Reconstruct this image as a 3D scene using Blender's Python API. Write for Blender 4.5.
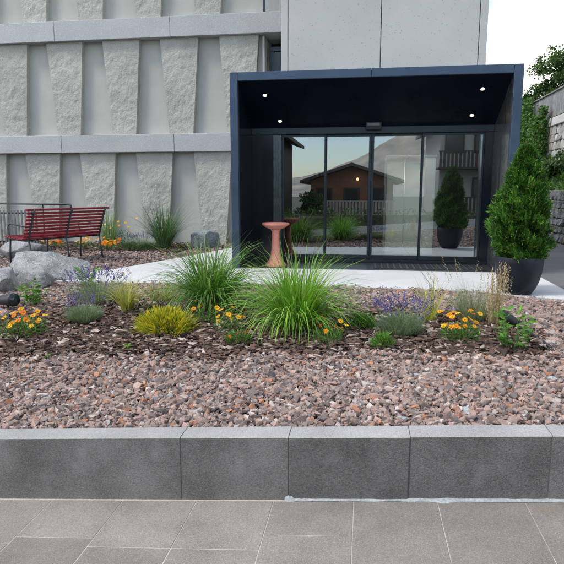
import bpy, bmesh, math, random
import numpy as np
from mathutils import Vector, Matrix, noise as mnoise

R = math.radians
rng = np.random.default_rng(7)
random.seed(7)
scene = bpy.context.scene
for o in list(bpy.data.objects):
    bpy.data.objects.remove(o)
COL = scene.collection

# ------------------------------------------------------------------ camera
cam_d = bpy.data.cameras.new('camera')
cam = bpy.data.objects.new('camera', cam_d)
COL.objects.link(cam)
cam.location = (0, 0, 1.17)
cam.rotation_euler = (R(81.0), 0, R(8.3))
cam_d.lens = 36.0
cam_d.sensor_width = 36.0
cam_d.sensor_fit = 'HORIZONTAL'
cam_d.clip_start = 0.05
cam_d.clip_end = 9000
scene.camera = cam

# ------------------------------------------------------------------ world and sun
SUN_EL, SUN_AZ = 54.0, 240.0        # azimuth clockwise from +Y: high on the left, a little behind the camera
world = bpy.data.worlds.new('World')
scene.world = world
world.use_nodes = True
nt = world.node_tree
for n in list(nt.nodes):
    nt.nodes.remove(n)
wo = nt.nodes.new('ShaderNodeOutputWorld')
bg = nt.nodes.new('ShaderNodeBackground')
sky = nt.nodes.new('ShaderNodeTexSky')
sky.sky_type = 'NISHITA'
sky.sun_disc = False
sky.sun_elevation = R(SUN_EL)
sky.sun_rotation = R(SUN_AZ)
sky.air_density = 1.0
sky.dust_density = 0.8
tc = nt.nodes.new('ShaderNodeTexCoord')
mp = nt.nodes.new('ShaderNodeMapping')
mp.inputs['Location'].default_value = (7.484, 7.283, 11.647)
mp.inputs['Scale'].default_value = (1.0, 1.0, 2.2)
nz = nt.nodes.new('ShaderNodeTexNoise')
nz.inputs['Scale'].default_value = 1.7
nz.inputs['Detail'].default_value = 6
nz.inputs['Roughness'].default_value = 0.55
rp = nt.nodes.new('ShaderNodeValToRGB')
rp.color_ramp.elements[0].position = 0.47
rp.color_ramp.elements[0].color = (0, 0, 0, 1)
rp.color_ramp.elements[1].position = 0.60
rp.color_ramp.elements[1].color = (1, 1, 1, 1)
mixc = nt.nodes.new('ShaderNodeMix')
mixc.data_type = 'RGBA'
mixc.inputs['B'].default_value = (10.2, 9.8, 9.3, 1)
nt.links.new(tc.outputs['Generated'], mp.inputs['Vector'])
nt.links.new(mp.outputs['Vector'], nz.inputs['Vector'])
nt.links.new(nz.outputs['Fac'], rp.inputs['Fac'])
nt.links.new(rp.outputs['Color'], mixc.inputs['Factor'])
nt.links.new(sky.outputs['Color'], mixc.inputs['A'])
nt.links.new(mixc.outputs['Result'], bg.inputs['Color'])
bg.inputs['Strength'].default_value = 0.125
nt.links.new(bg.outputs['Background'], wo.inputs['Surface'])

sun_d = bpy.data.lights.new('sun', 'SUN')
sun = bpy.data.objects.new('sun', sun_d)
COL.objects.link(sun)
sun_d.energy = 1.45
sun_d.angle = R(14)
sun_d.color = (1.0, 0.95, 0.88)
sd = Vector((math.sin(R(SUN_AZ)) * math.cos(R(SUN_EL)), math.cos(R(SUN_AZ)) * math.cos(R(SUN_EL)), math.sin(R(SUN_EL))))
sun.rotation_euler = sd.to_track_quat('Z', 'Y').to_euler()

vs = scene.view_settings
vs.view_transform = 'Standard'
vs.look = 'None'
vs.gamma = 1.0
vs.exposure = 0.95
vs.use_curve_mapping = False

# ------------------------------------------------------------------ materials
def new_mat(name):
    m = bpy.data.materials.new(name)
    m.use_nodes = True
    nt = m.node_tree
    return m, nt, nt.nodes['Principled BSDF']

def nd(nt, t, **kw):
    n = nt.nodes.new(t)
    for k, v in kw.items():
        n.inputs[k].default_value = v
    return n

def ramp(nt, src, stops):
    r = nt.nodes.new('ShaderNodeValToRGB')
    el = r.color_ramp.elements
    while len(el) < len(stops):
        el.new(0.5)
    for e, (p, c) in zip(el, stops):
        e.position = p
        e.color = (*c, 1)
    nt.links.new(src, r.inputs['Fac'])
    return r.outputs['Color']

def mixcol(nt, a, b, fac, mode='MIX'):
    m = nt.nodes.new('ShaderNodeMix')
    m.data_type = 'RGBA'
    m.blend_type = mode
    for k, v in (('A', a), ('B', b), ('Factor', fac)):
        if hasattr(v, 'links'):
            nt.links.new(v, m.inputs[k])
        elif k == 'Factor':
            m.inputs[k].default_value = v
        else:
            m.inputs[k].default_value = (*v, 1)
    return m.outputs['Result']

def stone(name, c1, c2, big=1.5, spk=None, spk_scale=220, spk_pos=0.63, rough=0.8, bump=0.15, bump_scale=120, stain=None, obj_var=0.0, grain=None, gamp=0.22):
    """mottled mineral surface: large tone change, fine grain, specks, bump"""
    m, nt, p = new_mat(name)
    t = nt.nodes.new('ShaderNodeTexCoord')
    geo = nt.nodes.new('ShaderNodeNewGeometry')
    pos = geo.outputs['Position']
    n1 = nd(nt, 'ShaderNodeTexNoise', Scale=big, Detail=5.0, Roughness=0.6)
    nt.links.new(pos, n1.inputs['Vector'])
    col = ramp(nt, n1.outputs['Fac'], [(0.33, c1), (0.68, c2)])
    n2 = nd(nt, 'ShaderNodeTexNoise', Scale=grain or spk_scale * 0.4, Detail=3.0)
    nt.links.new(pos, n2.inputs['Vector'])
    g = ramp(nt, n2.outputs['Fac'], [(0.3, (1 - gamp,) * 3), (0.7, (1 + gamp,) * 3)])
    col = mixcol(nt, col, g, 1.0, 'MULTIPLY')
    if spk:
        for i, sc in enumerate(spk):
            n3 = nd(nt, 'ShaderNodeTexNoise', Scale=spk_scale * (1 + 0.37 * i), Detail=1.0)
            mpn = nt.nodes.new('ShaderNodeMapping')
            mpn.inputs['Location'].default_value = (3.1 * i, 7.7 * i, 1.3)
            nt.links.new(pos, mpn.inputs['Vector'])
            nt.links.new(mpn.outputs['Vector'], n3.inputs['Vector'])
            f = ramp(nt, n3.outputs['Fac'], [(spk_pos, (0, 0, 0)), (spk_pos + 0.04, (1, 1, 1))])
            col = mixcol(nt, col, sc, f)
    if stain:
        n4 = nd(nt, 'ShaderNodeTexNoise', Scale=stain[1], Detail=6.0, Roughness=0.65)
        nt.links.new(pos, n4.inputs['Vector'])
        f = ramp(nt, n4.outputs['Fac'], [(stain[2], (0, 0, 0)), (stain[2] + 0.16, (0.7, 0.7, 0.7))])
        col = mixcol(nt, col, stain[0], f)
    if obj_var:
        oi = nt.nodes.new('ShaderNodeObjectInfo')
        v = ramp(nt, oi.outputs['Random'], [(0.0, (1 - obj_var,) * 3), (1.0, (1 + obj_var,) * 3)])
        col = mixcol(nt, col, v, 1.0, 'MULTIPLY')
    nt.links.new(col, p.inputs['Base Color'])
    p.inputs['Roughness'].default_value = rough
    nb = nd(nt, 'ShaderNodeTexNoise', Scale=bump_scale, Detail=6.0, Roughness=0.65)
    nt.links.new(pos, nb.inputs['Vector'])
    b = nd(nt, 'ShaderNodeBump', Strength=bump, Distance=0.02)
    nt.links.new(nb.outputs['Fac'], b.inputs['Height'])
    nt.links.new(b.outputs['Normal'], p.inputs['Normal'])
    return m

def plain(name, c, rough=0.5, metal=0.0, var=0.1, scale=8.0, bump=0.0, spec=0.5):
    m, nt, p = new_mat(name)
    geo = nt.nodes.new('ShaderNodeNewGeometry')
    n1 = nd(nt, 'ShaderNodeTexNoise', Scale=scale, Detail=4.0)
    nt.links.new(geo.outputs['Position'], n1.inputs['Vector'])
    lo = tuple(x * (1 - var) for x in c)
    hi = tuple(x * (1 + var) for x in c)
    nt.links.new(ramp(nt, n1.outputs['Fac'], [(0.3, lo), (0.7, hi)]), p.inputs['Base Color'])
    rr = ramp(nt, n1.outputs['Fac'], [(0.3, (rough * 0.85,) * 3), (0.7, (min(1, rough * 1.15),) * 3)])
    nt.links.new(rr, p.inputs['Roughness'])
    p.inputs['Metallic'].default_value = metal
    p.inputs['Specular IOR Level'].default_value = spec
    if bump:
        nb = nd(nt, 'ShaderNodeTexNoise', Scale=scale * 12, Detail=4.0)
        nt.links.new(geo.outputs['Position'], nb.inputs['Vector'])
        b = nd(nt, 'ShaderNodeBump', Strength=bump, Distance=0.01)
        nt.links.new(nb.outputs['Fac'], b.inputs['Height'])
        nt.links.new(b.outputs['Normal'], p.inputs['Normal'])
    return m

def attr_mat(name, rough=0.8, transl=0.0, bump=0.0, bscale=150.0, spec=0.4):
    m, nt, p = new_mat(name)
    a = nt.nodes.new('ShaderNodeVertexColor')
    a.layer_name = 'Col'
    col = a.outputs['Color']
    geo = nt.nodes.new('ShaderNodeNewGeometry')
    if bump:
        n1 = nd(nt, 'ShaderNodeTexNoise', Scale=bscale, Detail=4.0, Roughness=0.7)
        nt.links.new(geo.outputs['Position'], n1.inputs['Vector'])
        g = ramp(nt, n1.outputs['Fac'], [(0.3, (0.7, 0.7, 0.7)), (0.7, (1.3, 1.3, 1.3))])
        col = mixcol(nt, col, g, 1.0, 'MULTIPLY')
        b = nd(nt, 'ShaderNodeBump', Strength=bump, Distance=0.005)
        nt.links.new(n1.outputs['Fac'], b.inputs['Height'])
        nt.links.new(b.outputs['Normal'], p.inputs['Normal'])
    nt.links.new(col, p.inputs['Base Color'])
    p.inputs['Roughness'].default_value = rough
    p.inputs['Specular IOR Level'].default_value = spec
    if transl:
        tr = nt.nodes.new('ShaderNodeBsdfTranslucent')
        nt.links.new(mixcol(nt, col, (1.15, 1.1, 0.6), 1.0, 'MULTIPLY'), tr.inputs['Color'])
        mx = nt.nodes.new('ShaderNodeMixShader')
        mx.inputs['Fac'].default_value = transl
        out = nt.nodes['Material Output']
        nt.links.new(p.outputs['BSDF'], mx.inputs[1])
        nt.links.new(tr.outputs['BSDF'], mx.inputs[2])
        nt.links.new(mx.outputs['Shader'], out.inputs['Surface'])
    return m

M = {}
M['panel'] = stone('smooth_concrete', (0.40, 0.41, 0.375), (0.475, 0.485, 0.445), big=0.9, grain=120, gamp=0.06, rough=0.85, bump=0.05, bump_scale=60, stain=((0.33, 0.345, 0.31), 0.7, 0.58))
M['pilaster'] = stone('rough_cast_concrete', (0.39, 0.395, 0.355), (0.48, 0.485, 0.44), big=1.6, grain=40, gamp=0.14, rough=0.9, bump=0.9, bump_scale=36, stain=((0.31, 0.32, 0.29), 1.3, 0.56), obj_var=0.06)
M['band'] = stone('granite_band', (0.37, 0.385, 0.39), (0.43, 0.445, 0.45), big=1.2, grain=150, gamp=0.1, spk=[(0.30, 0.315, 0.33), (0.6, 0.62, 0.63)], spk_scale=90, spk_pos=0.62, rough=0.7, bump=0.05, obj_var=0.05)
M['block'] = stone('exposed_concrete', (0.41, 0.425, 0.41), (0.47, 0.48, 0.465), big=0.8, grain=140, gamp=0.07, spk=[(0.26, 0.28, 0.28)], spk_scale=42, spk_pos=0.71, rough=0.75, bump=0.05, bump_scale=80, obj_var=0.03)
M['kerb'] = stone('basalt_kerb', (0.095, 0.093, 0.09), (0.185, 0.18, 0.174), big=3.2, grain=90, gamp=0.3, spk=[(0.20, 0.197, 0.19), (0.04, 0.04, 0.04)], spk_scale=260, spk_pos=0.615, rough=0.75, bump=0.45, bump_scale=150, obj_var=0.18, stain=((0.21, 0.21, 0.205), 6.0, 0.55))
M['kerb_top'] = stone('pale_kerb_top', (0.25, 0.25, 0.25), (0.33, 0.33, 0.325), big=3.0, spk=[(0.45, 0.45, 0.45), (0.14, 0.14, 0.14)], spk_scale=320, spk_pos=0.64, rough=0.7, bump=0.12, obj_var=0.05)
M['tile'] = stone('porphyry_tile', (0.155, 0.144, 0.133), (0.235, 0.218, 0.20), big=3.5, spk=[(0.36, 0.35, 0.34), (0.08, 0.075, 0.075), (0.30, 0.22, 0.17)], spk_scale=300, spk_pos=0.63, rough=0.75, bump=0.2, bump_scale=170, obj_var=0.13, stain=((0.23, 0.175, 0.13), 5.0, 0.60))
M['joint'] = stone('sand_joint', (0.37, 0.345, 0.31), (0.48, 0.45, 0.40), big=12, rough=0.95, bump=0.3)
M['joint_grey'] = stone('grey_joint', (0.08, 0.08, 0.078), (0.13, 0.13, 0.125), big=20, rough=0.95, bump=0.3)
M['mortar'] = stone('pale_mortar', (0.27, 0.30, 0.31), (0.38, 0.405, 0.41), big=14, rough=0.9, bump=0.4)
M['path'] = stone('pale_concrete_path', (0.49, 0.505, 0.51), (0.56, 0.575, 0.58), big=1.1, spk=[(0.38, 0.39, 0.39)], spk_scale=120, spk_pos=0.66, grain=90, gamp=0.08, rough=0.85, bump=0.1, stain=((0.40, 0.40, 0.385), 1.8, 0.58))
M['asphalt'] = stone('asphalt', (0.085, 0.088, 0.095), (0.13, 0.133, 0.14), big=0.8, spk=[(0.2, 0.2, 0.2)], spk_scale=150, rough=0.85, bump=0.2)
M['soil'] = stone('dark_soil', (0.035, 0.026, 0.02), (0.07, 0.052, 0.04), big=6, rough=0.95, bump=0.6, bump_scale=60)
M['earth'] = stone('earth_ground', (0.05, 0.06, 0.035), (0.09, 0.085, 0.06), big=0.3, rough=0.95, bump=0.4, bump_scale=5)
M['boulder'] = stone('limestone_boulder', (0.16, 0.172, 0.18), (0.33, 0.34, 0.342), big=4.5, spk=[(0.12, 0.125, 0.13), (0.52, 0.53, 0.53)], spk_scale=60, spk_pos=0.64, rough=0.9, bump=0.6, bump_scale=25, stain=((0.22, 0.20, 0.165), 3.0, 0.57))
M['bluestone'] = stone('blue_grey_boulder', (0.16, 0.19, 0.215), (0.30, 0.335, 0.36), big=6, spk=[(0.08, 0.1, 0.12), (0.4, 0.44, 0.46)], spk_scale=40, spk_pos=0.62, rough=0.9, bump=0.8, bump_scale=22)
M['darkwall'] = stone('dark_wall_stone', (0.10, 0.105, 0.115), (0.2, 0.205, 0.215), big=3.0, spk=[(0.05, 0.05, 0.055), (0.3, 0.3, 0.3)], spk_scale=30, rough=0.9, bump=0.6, bump_scale=14, obj_var=0.3)
M['palewall'] = stone('pale_wall_stone', (0.30, 0.30, 0.29), (0.46, 0.455, 0.44), big=2.0, rough=0.9, bump=0.6, bump_scale=12, obj_var=0.15, stain=((0.16, 0.18, 0.12), 1.2, 0.58))
M['cap'] = stone('concrete_cap', (0.48, 0.48, 0.46), (0.58, 0.58, 0.56), big=1.5, rough=0.9)
M['board'] = stone('weathered_board', (0.16, 0.165, 0.175), (0.27, 0.275, 0.285), big=6, rough=0.85, bump=0.3, bump_scale=40, obj_var=0.15)
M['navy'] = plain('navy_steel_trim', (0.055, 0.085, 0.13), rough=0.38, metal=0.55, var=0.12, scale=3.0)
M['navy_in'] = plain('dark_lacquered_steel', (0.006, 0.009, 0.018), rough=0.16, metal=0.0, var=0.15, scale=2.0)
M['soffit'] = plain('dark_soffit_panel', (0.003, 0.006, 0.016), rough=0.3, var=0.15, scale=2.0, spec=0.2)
M['alu'] = plain('anthracite_aluminium', (0.035, 0.045, 0.055), rough=0.35, metal=0.6, var=0.08)
M['chrome'] = plain('brushed_steel', (0.45, 0.46, 0.47), rough=0.3, metal=1.0, var=0.05)
M['rubber'] = plain('black_rubber', (0.012, 0.013, 0.015), rough=0.7)
M['floor_in'] = plain('dark_entrance_floor', (0.025, 0.028, 0.032), rough=0.4, var=0.2)
M['wood_floor'] = plain('reddish_lobby_floor', (0.28, 0.11, 0.05), rough=0.4, var=0.25, scale=3)
M['lobby'] = plain('dark_lobby_wall', (0.035, 0.036, 0.04), rough=0.7)
M['terracotta'] = stone('terracotta', (0.55, 0.21, 0.155), (0.68, 0.29, 0.22), big=5, rough=0.75, bump=0.1, stain=((0.62, 0.36, 0.30), 9.0, 0.62))
M['bluebowl'] = plain('blue_grey_basin', (0.22, 0.28, 0.33), rough=0.5)
M['pot'] = plain('anthracite_planter', (0.011, 0.015, 0.024), rough=0.5, var=0.2, scale=5, spec=0.35)
M['red'] = plain('red_painted_slat', (0.20, 0.012, 0.022), rough=0.45, var=0.25, scale=14)
M['iron'] = plain('dark_iron', (0.045, 0.055, 0.065), rough=0.5, metal=0.3, var=0.2)
M['galv'] = plain('galvanised_steel', (0.16, 0.165, 0.165), rough=0.55, metal=0.4, var=0.2)
M['black'] = plain('black_plastic', (0.012, 0.014, 0.02), rough=0.5)
M['trunk'] = stone('bark', (0.06, 0.045, 0.035), (0.12, 0.095, 0.075), big=9, rough=0.95, bump=0.7, bump_scale=30)
M['gravel'] = attr_mat('gravel_stone', rough=0.88, bump=0.3, bscale=160)
M['mulch'] = attr_mat('bark_chip', rough=0.9, bump=0.6, bscale=110)
M['leaf'] = attr_mat('living_leaf', rough=0.5, transl=0.32, spec=0.35)
M['needle'] = attr_mat('conifer_spray', rough=0.6, transl=0.2, spec=0.25)
M['petal'] = attr_mat('flower_petal', rough=0.6, transl=0.3, spec=0.2)
M['straw'] = attr_mat('dry_straw', rough=0.8, transl=0.3, spec=0.2)
M['chalet_wood'] = plain('brown_larch', (0.20, 0.085, 0.045), rough=0.7, var=0.25, scale=2)
M['chalet_dark'] = plain('dark_larch', (0.045, 0.032, 0.026), rough=0.75, var=0.25, scale=2)
M['plaster'] = plain('shaded_white_plaster', (0.36, 0.36, 0.35), rough=0.9, var=0.06)  # white plaster, its colour darkened to stand for shade
M['roof'] = plain('grey_brown_roof', (0.09, 0.08, 0.075), rough=0.8, var=0.2)
M['winglass'] = plain('dark_window', (0.02, 0.025, 0.03), rough=0.12)
M['mount'] = stone('hazy_mountain', (0.25, 0.24, 0.225), (0.40, 0.35, 0.29), big=0.004, spk_scale=0.02, rough=1.0, bump=0.0)  # rock tones with distance haze mixed into the colour

# reflective, lightly tinted door glass
gm, gnt, gp = new_mat('coated_door_glass')
gnt.nodes.remove(gp)
go = gnt.nodes['Material Output']
gt = gnt.nodes.new('ShaderNodeBsdfTransparent')
gt.inputs['Color'].default_value = (0.80, 0.86, 0.86, 1)
gg = gnt.nodes.new('ShaderNodeBsdfGlossy')
gg.inputs['Color'].default_value = (0.86, 0.95, 1.0, 1)
gg.inputs['Roughness'].default_value = 0.0
gf = gnt.nodes.new('ShaderNodeFresnel')
gf.inputs['IOR'].default_value = 3.9
gx = gnt.nodes.new('ShaderNodeMixShader')
gnt.links.new(gf.outputs['Fac'], gx.inputs['Fac'])
gnt.links.new(gt.outputs['BSDF'], gx.inputs[1])
gnt.links.new(gg.outputs['BSDF'], gx.inputs[2])
gnt.links.new(gx.outputs['Shader'], go.inputs['Surface'])
M['glass'] = gm

# frosted screen in the lobby: diffuse and translucent
fm, fnt, fp = new_mat('frosted_screen')
fp.inputs['Base Color'].default_value = (0.72, 0.76, 0.72, 1)
fp.inputs['Roughness'].default_value = 0.6
ft = fnt.nodes.new('ShaderNodeBsdfTranslucent')
ft.inputs['Color'].default_value = (0.93, 0.97, 0.92, 1)
fx = fnt.nodes.new('ShaderNodeMixShader')
fx.inputs['Fac'].default_value = 0.88
fnt.links.new(fp.outputs['BSDF'], fx.inputs[1])
fnt.links.new(ft.outputs['BSDF'], fx.inputs[2])
fnt.links.new(fx.outputs['Shader'], fnt.nodes['Material Output'].inputs['Surface'])
M['frost'] = fm

def emit(name, c, s):
    m, nt, p = new_mat(name)
    p.inputs['Base Color'].default_value = (*c, 1)
    p.inputs['Emission Color'].default_value = (*c, 1)
    p.inputs['Emission Strength'].default_value = s
    return m
M['lamp'] = emit('warm_lamp', (1.0, 0.72, 0.38), 14)
M['lamp_dim'] = emit('dim_wall_lamp', (1.0, 0.55, 0.22), 3)

# ------------------------------------------------------------------ object helpers
def link(o, parent=None, **props):
    COL.objects.link(o)
    if parent is not None:
        o.parent = parent
    for k, v in props.items():
        o[k] = v
    return o

def empty(name, loc=(0, 0, 0), rz=0.0, **props):
    o = bpy.data.objects.new(name, None)
    o.empty_display_size = 0.1
    o.location = loc
    o.rotation_euler = (0, 0, rz)
    return link(o, None, **props)

def mesh_obj(name, v, f, mat, parent=None, smooth=False, loc=None, rz=0.0, **props):
    me = bpy.data.meshes.new(name)
    me.from_pydata([tuple(map(float, p)) for p in v], [], f)
    me.update()
    if smooth:
        me.polygons.foreach_set('use_smooth', [True] * len(me.polygons))
    me.materials.append(mat)
    o = bpy.data.objects.new(name, me)
    if loc is not None:
        o.location = loc
    o.rotation_euler = (0, 0, rz)
    return link(o, parent, **props)

def data_obj(name, me, parent=None, loc=(0, 0, 0), rot=(0, 0, 0), scale=(1, 1, 1), **props):
    o = bpy.data.objects.new(name, me)
    o.location = loc
    o.rotation_euler = rot
    o.scale = scale
    return link(o, parent, **props)

def bm_obj(name, bm, mat, parent=None, smooth=False, **props):
    me = bpy.data.meshes.new(name)
    bm.to_mesh(me)
    bm.free()
    if smooth:
        me.polygons.foreach_set('use_smooth', [True] * len(me.polygons))
    for m in (mat if isinstance(mat, (list, tuple)) else [mat]):
        me.materials.append(m)
    o = bpy.data.objects.new(name, me)
    return link(o, parent, **props)

def bm_box(bm, x0, x1, y0, y1, z0, z1, bevel=0.0, seg=1):
    vs_ = [bm.verts.new(p) for p in ((x0, y0, z0), (x1, y0, z0), (x1, y1, z0), (x0, y1, z0), (x0, y0, z1), (x1, y0, z1), (x1, y1, z1), (x0, y1, z1))]
    fs = [bm.faces.new([vs_[i] for i in q]) for q in ((0, 3, 2, 1), (4, 5, 6, 7), (0, 1, 5, 4), (1, 2, 6, 5), (2, 3, 7, 6), (3, 0, 4, 7))]
    if bevel:
        es = list({e for fc in fs for e in fc.edges})
        bmesh.ops.bevel(bm, geom=es, offset=bevel, segments=seg, affect='EDGES', profile=0.5)

def box(name, x0, x1, y0, y1, z0, z1, mat, parent=None, bevel=0.004, seg=1, **props):
    bm = bmesh.new()
    bm_box(bm, x0, x1, y0, y1, z0, z1, bevel, seg)
    return bm_obj(name, bm, mat, parent, **props)

def tube_geo(pts, r, n=8, cap=True):
    pts = [Vector(p) for p in pts]
    rr = r if hasattr(r, '__len__') else [r] * len(pts)
    V, F = [], []
    for i, p in enumerate(pts):
        d = (pts[min(i + 1, len(pts) - 1)] - pts[max(i - 1, 0)]).normalized()
        a = d.cross(Vector((0, 0, 1)))
        if a.length < 0.05:
            a = d.cross(Vector((1, 0, 0)))
        a.normalize()
        b = d.cross(a)
        for k in range(n):
            t = 2 * math.pi * k / n
            V.append(p + (a * math.cos(t) + b * math.sin(t)) * rr[i])
    for i in range(len(pts) - 1):
        for k in range(n):
            F.append((i * n + k, i * n + (k + 1) % n, (i + 1) * n + (k + 1) % n, (i + 1) * n + k))
    if cap:
        F.append(tuple(range(n - 1, -1, -1)))
        F.append(tuple((len(pts) - 1) * n + k for k in range(n)))
    return V, F

def tube(name, pts, r, mat, parent=None, n=8, **props):
    V, F = tube_geo(pts, r, n)
    return mesh_obj(name, V, F, mat, parent, smooth=True, **props)

def lathe(name, prof, mat, parent=None, n=40, loc=None, wob=0.0, **props):
    V, F = [], []
    for r, z in prof:
        for k in range(n):
            t = 2 * math.pi * k / n
            V.append((r * math.cos(t), r * math.sin(t), z))
    for i in range(len(prof) - 1):
        for k in range(n):
            F.append((i * n + k, i * n + (k + 1) % n, (i + 1) * n + (k + 1) % n, (i + 1) * n + k))
    F.append(tuple(range(n - 1, -1, -1)))
    F.append(tuple((len(prof) - 1) * n + k for k in range(n)))
    o = mesh_obj(name, V, F, mat, parent, smooth=True, loc=loc, **props)
    o.data.set_sharp_from_angle(angle=R(38))
    return o

class Mass:
    """collects many small faces as arrays; one mesh with a colour per vertex"""
    def __init__(self):
        self.V, self.F, self.C, self.n = [], [], [], 0
    def add(self, V, F, C):
        V = np.asarray(V, float).reshape(-1, 3)
        F = np.asarray(F, int)
        C = np.broadcast_to(np.asarray(C, float), V.shape)
        self.V.append(V)
        self.F.append(F + self.n)
        self.C.append(C)
        self.n += len(V)
    def build(self, name, mat, parent=None, smooth=False, **props):
        V = np.concatenate(self.V)
        C = np.concatenate(self.C)
        me = bpy.data.meshes.new(name)
        ls = np.concatenate([np.full(len(f), f.shape[1]) for f in self.F])
        li = np.concatenate([f.ravel() for f in self.F])
        me.vertices.add(len(V))
        me.vertices.foreach_set('co', V.astype(np.float32).ravel())
        me.loops.add(len(li))
        me.loops.foreach_set('vertex_index', li.astype(np.int32))
        me.polygons.add(len(ls))
        st = np.concatenate([[0], np.cumsum(ls)[:-1]])
        me.polygons.foreach_set('loop_start', st.astype(np.int32))
        me.polygons.foreach_set('loop_total', ls.astype(np.int32))
        me.update(calc_edges=True)
        at = me.color_attributes.new('Col', 'FLOAT_COLOR', 'POINT')
        c4 = np.concatenate([np.clip(C, 0, 1), np.ones((len(C), 1))], 1)
        at.data.foreach_set('color', c4.astype(np.float32).ravel())
        me.polygons.foreach_set('use_smooth', np.full(len(ls), bool(smooth)))
        me.materials.append(mat)
        me.validate()
        o = bpy.data.objects.new(name, me)
        return link(o, parent, **props)

def pick(cols, n, w=None, jit=0.15):
    cols = np.asarray(cols, float)
    i = rng.choice(len(cols), n, p=None if w is None else np.asarray(w, float) / np.sum(w))
    return cols[i] * (1 + rng.uniform(-jit, jit, (n, 1)))

def unit(v):
    return v / np.maximum(np.linalg.norm(v, axis=-1, keepdims=True), 1e-9)

def ribbons(ms, base, az, tilt, length, width, droop, cols, segs=4, tipcol=None, power=0.7):
    n = len(base)
    th = np.asarray(tilt)[:, None] + np.asarray(droop)[:, None] * (np.arange(segs)[None, :] + 0.5) / segs * np.linspace(0.4, 1.3, segs)[None, :]
    step = (np.asarray(length) / segs)[:, None]
    dr = np.sin(th) * step
    dz = np.cos(th) * step
    r = np.concatenate([np.zeros((n, 1)), np.cumsum(dr, 1)], 1)
    z = np.concatenate([np.zeros((n, 1)), np.cumsum(dz, 1)], 1)
    d = np.stack([np.cos(az), np.sin(az)], 1)
    s = np.stack([-np.sin(az), np.cos(az)], 1)
    w = np.asarray(width)[:, None] * (1 - (np.arange(segs + 1) / segs)[None, :] ** 2.0 * 0.93) * 0.5
    tw = rng.uniform(-0.8, 0.8, (n, 1)) * np.linspace(0, 1, segs + 1)[None, :]
    P = np.zeros((n, segs + 1, 2, 3))
    for k, sg in enumerate((-1, 1)):
        P[:, :, k, :2] = base[:, None, :2] + d[:, None, :] * r[..., None] + s[:, None, :] * (sg * w * np.cos(tw))[..., None]
        P[:, :, k, 2] = base[:, None, 2] + z + sg * w * np.sin(tw)
    idx = np.arange(n * (segs + 1) * 2).reshape(n, segs + 1, 2)
    F = np.stack([idx[:, :-1, 0], idx[:, :-1, 1], idx[:, 1:, 1], idx[:, 1:, 0]], -1).reshape(-1, 4)
    C = np.repeat(np.asarray(cols)[:, None, :], (segs + 1), 1)
    if tipcol is not None:
        t = (np.linspace(0, 1, segs + 1) ** 2)[None, :, None]
        C = C * (1 - t) + np.asarray(tipcol)[None, None, :] * t
    C = np.repeat(C[:, :, None, :], 2, 2)
    ms.add(P, F, C.reshape(-1, 3))
    return P[:, -1].mean(1)

def leaves(ms, pos, direc, length, width, cols, fold=0.25, roll=None):
    """folded diamond leaf: base, two shoulders, tip"""
    n = len(pos)
    d = unit(direc)
    up = np.tile([0, 0, 1.0], (n, 1)) + rng.normal(0, 0.45, (n, 3))
    s = unit(np.cross(d, up))
    u = np.cross(s, d)
    L = np.asarray(length).reshape(-1, 1) * np.ones((n, 1))
    W = np.asarray(width).reshape(-1, 1) * np.ones((n, 1)) * 0.5
    a = pos
    b = pos + d * L * 0.45 + s * W + u * W * fold
    c = pos + d * L - u * L * 0.08
    e = pos + d * L * 0.45 - s * W + u * W * fold
    P = np.stack([a, b, c, e], 1)
    i = np.arange(n)[:, None] * 4
    F = np.concatenate([i + np.array([[0, 1, 2]]), i + np.array([[0, 2, 3]])])
    ms.add(P, F, np.repeat(np.asarray(cols), 4, 0))

def flowers(ms, pos, nrm, rad, cols, ccol=(0.45, 0.2, 0.02), petals=8, cup=0.25):
    n = len(pos)
    nr = unit(nrm)
    s = unit(np.cross(nr, rng.normal(0, 1, (n, 3))))
    t = np.cross(nr, s)
    rad = np.asarray(rad).reshape(-1, 1) * np.ones((n, 1))
    ph = rng.uniform(0, 6.28, (n, 1))
    for k in range(petals):
        def dirk(a):
            return s * np.cos(ph + a) + t * np.sin(ph + a)
        a0 = 2 * math.pi * k / petals
        wv = math.pi / petals * 0.95
        ln = rad * rng.uniform(0.85, 1.1, (n, 1))
        p0 = pos + nr * 0.001
        p1 = pos + dirk(a0 - wv) * ln * 0.72 + nr * ln * cup * 0.6
        p2 = pos + dirk(a0) * ln + nr * ln * cup * rng.uniform(0.2, 1.2, (n, 1))
        p3 = pos + dirk(a0 + wv) * ln * 0.72 + nr * ln * cup * 0.6
        P = np.stack([p0, p1, p2, p3], 1)
        i = np.arange(n)[:, None] * 4
        ms.add(P, i + np.array([[0, 1, 2, 3]]), np.repeat(np.asarray(cols) * rng.uniform(0.85, 1.1, (n, 1)), 4, 0))
    # domed eye
    ring = [pos + (s * math.cos(a) + t * math.sin(a)) * rad * 0.28 + nr * rad * 0.12 for a in np.linspace(0, 2 * math.pi, 7)[:-1]]
    P = np.stack(ring + [pos + nr * rad * 0.32], 1)
    i = np.arange(n)[:, None] * 7
    F = np.concatenate([i + np.array([[k, (k + 1) % 6, 6]]) for k in range(6)])
    ms.add(P, F, np.repeat(np.tile(ccol, (n, 1)), 7, 0))

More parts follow.
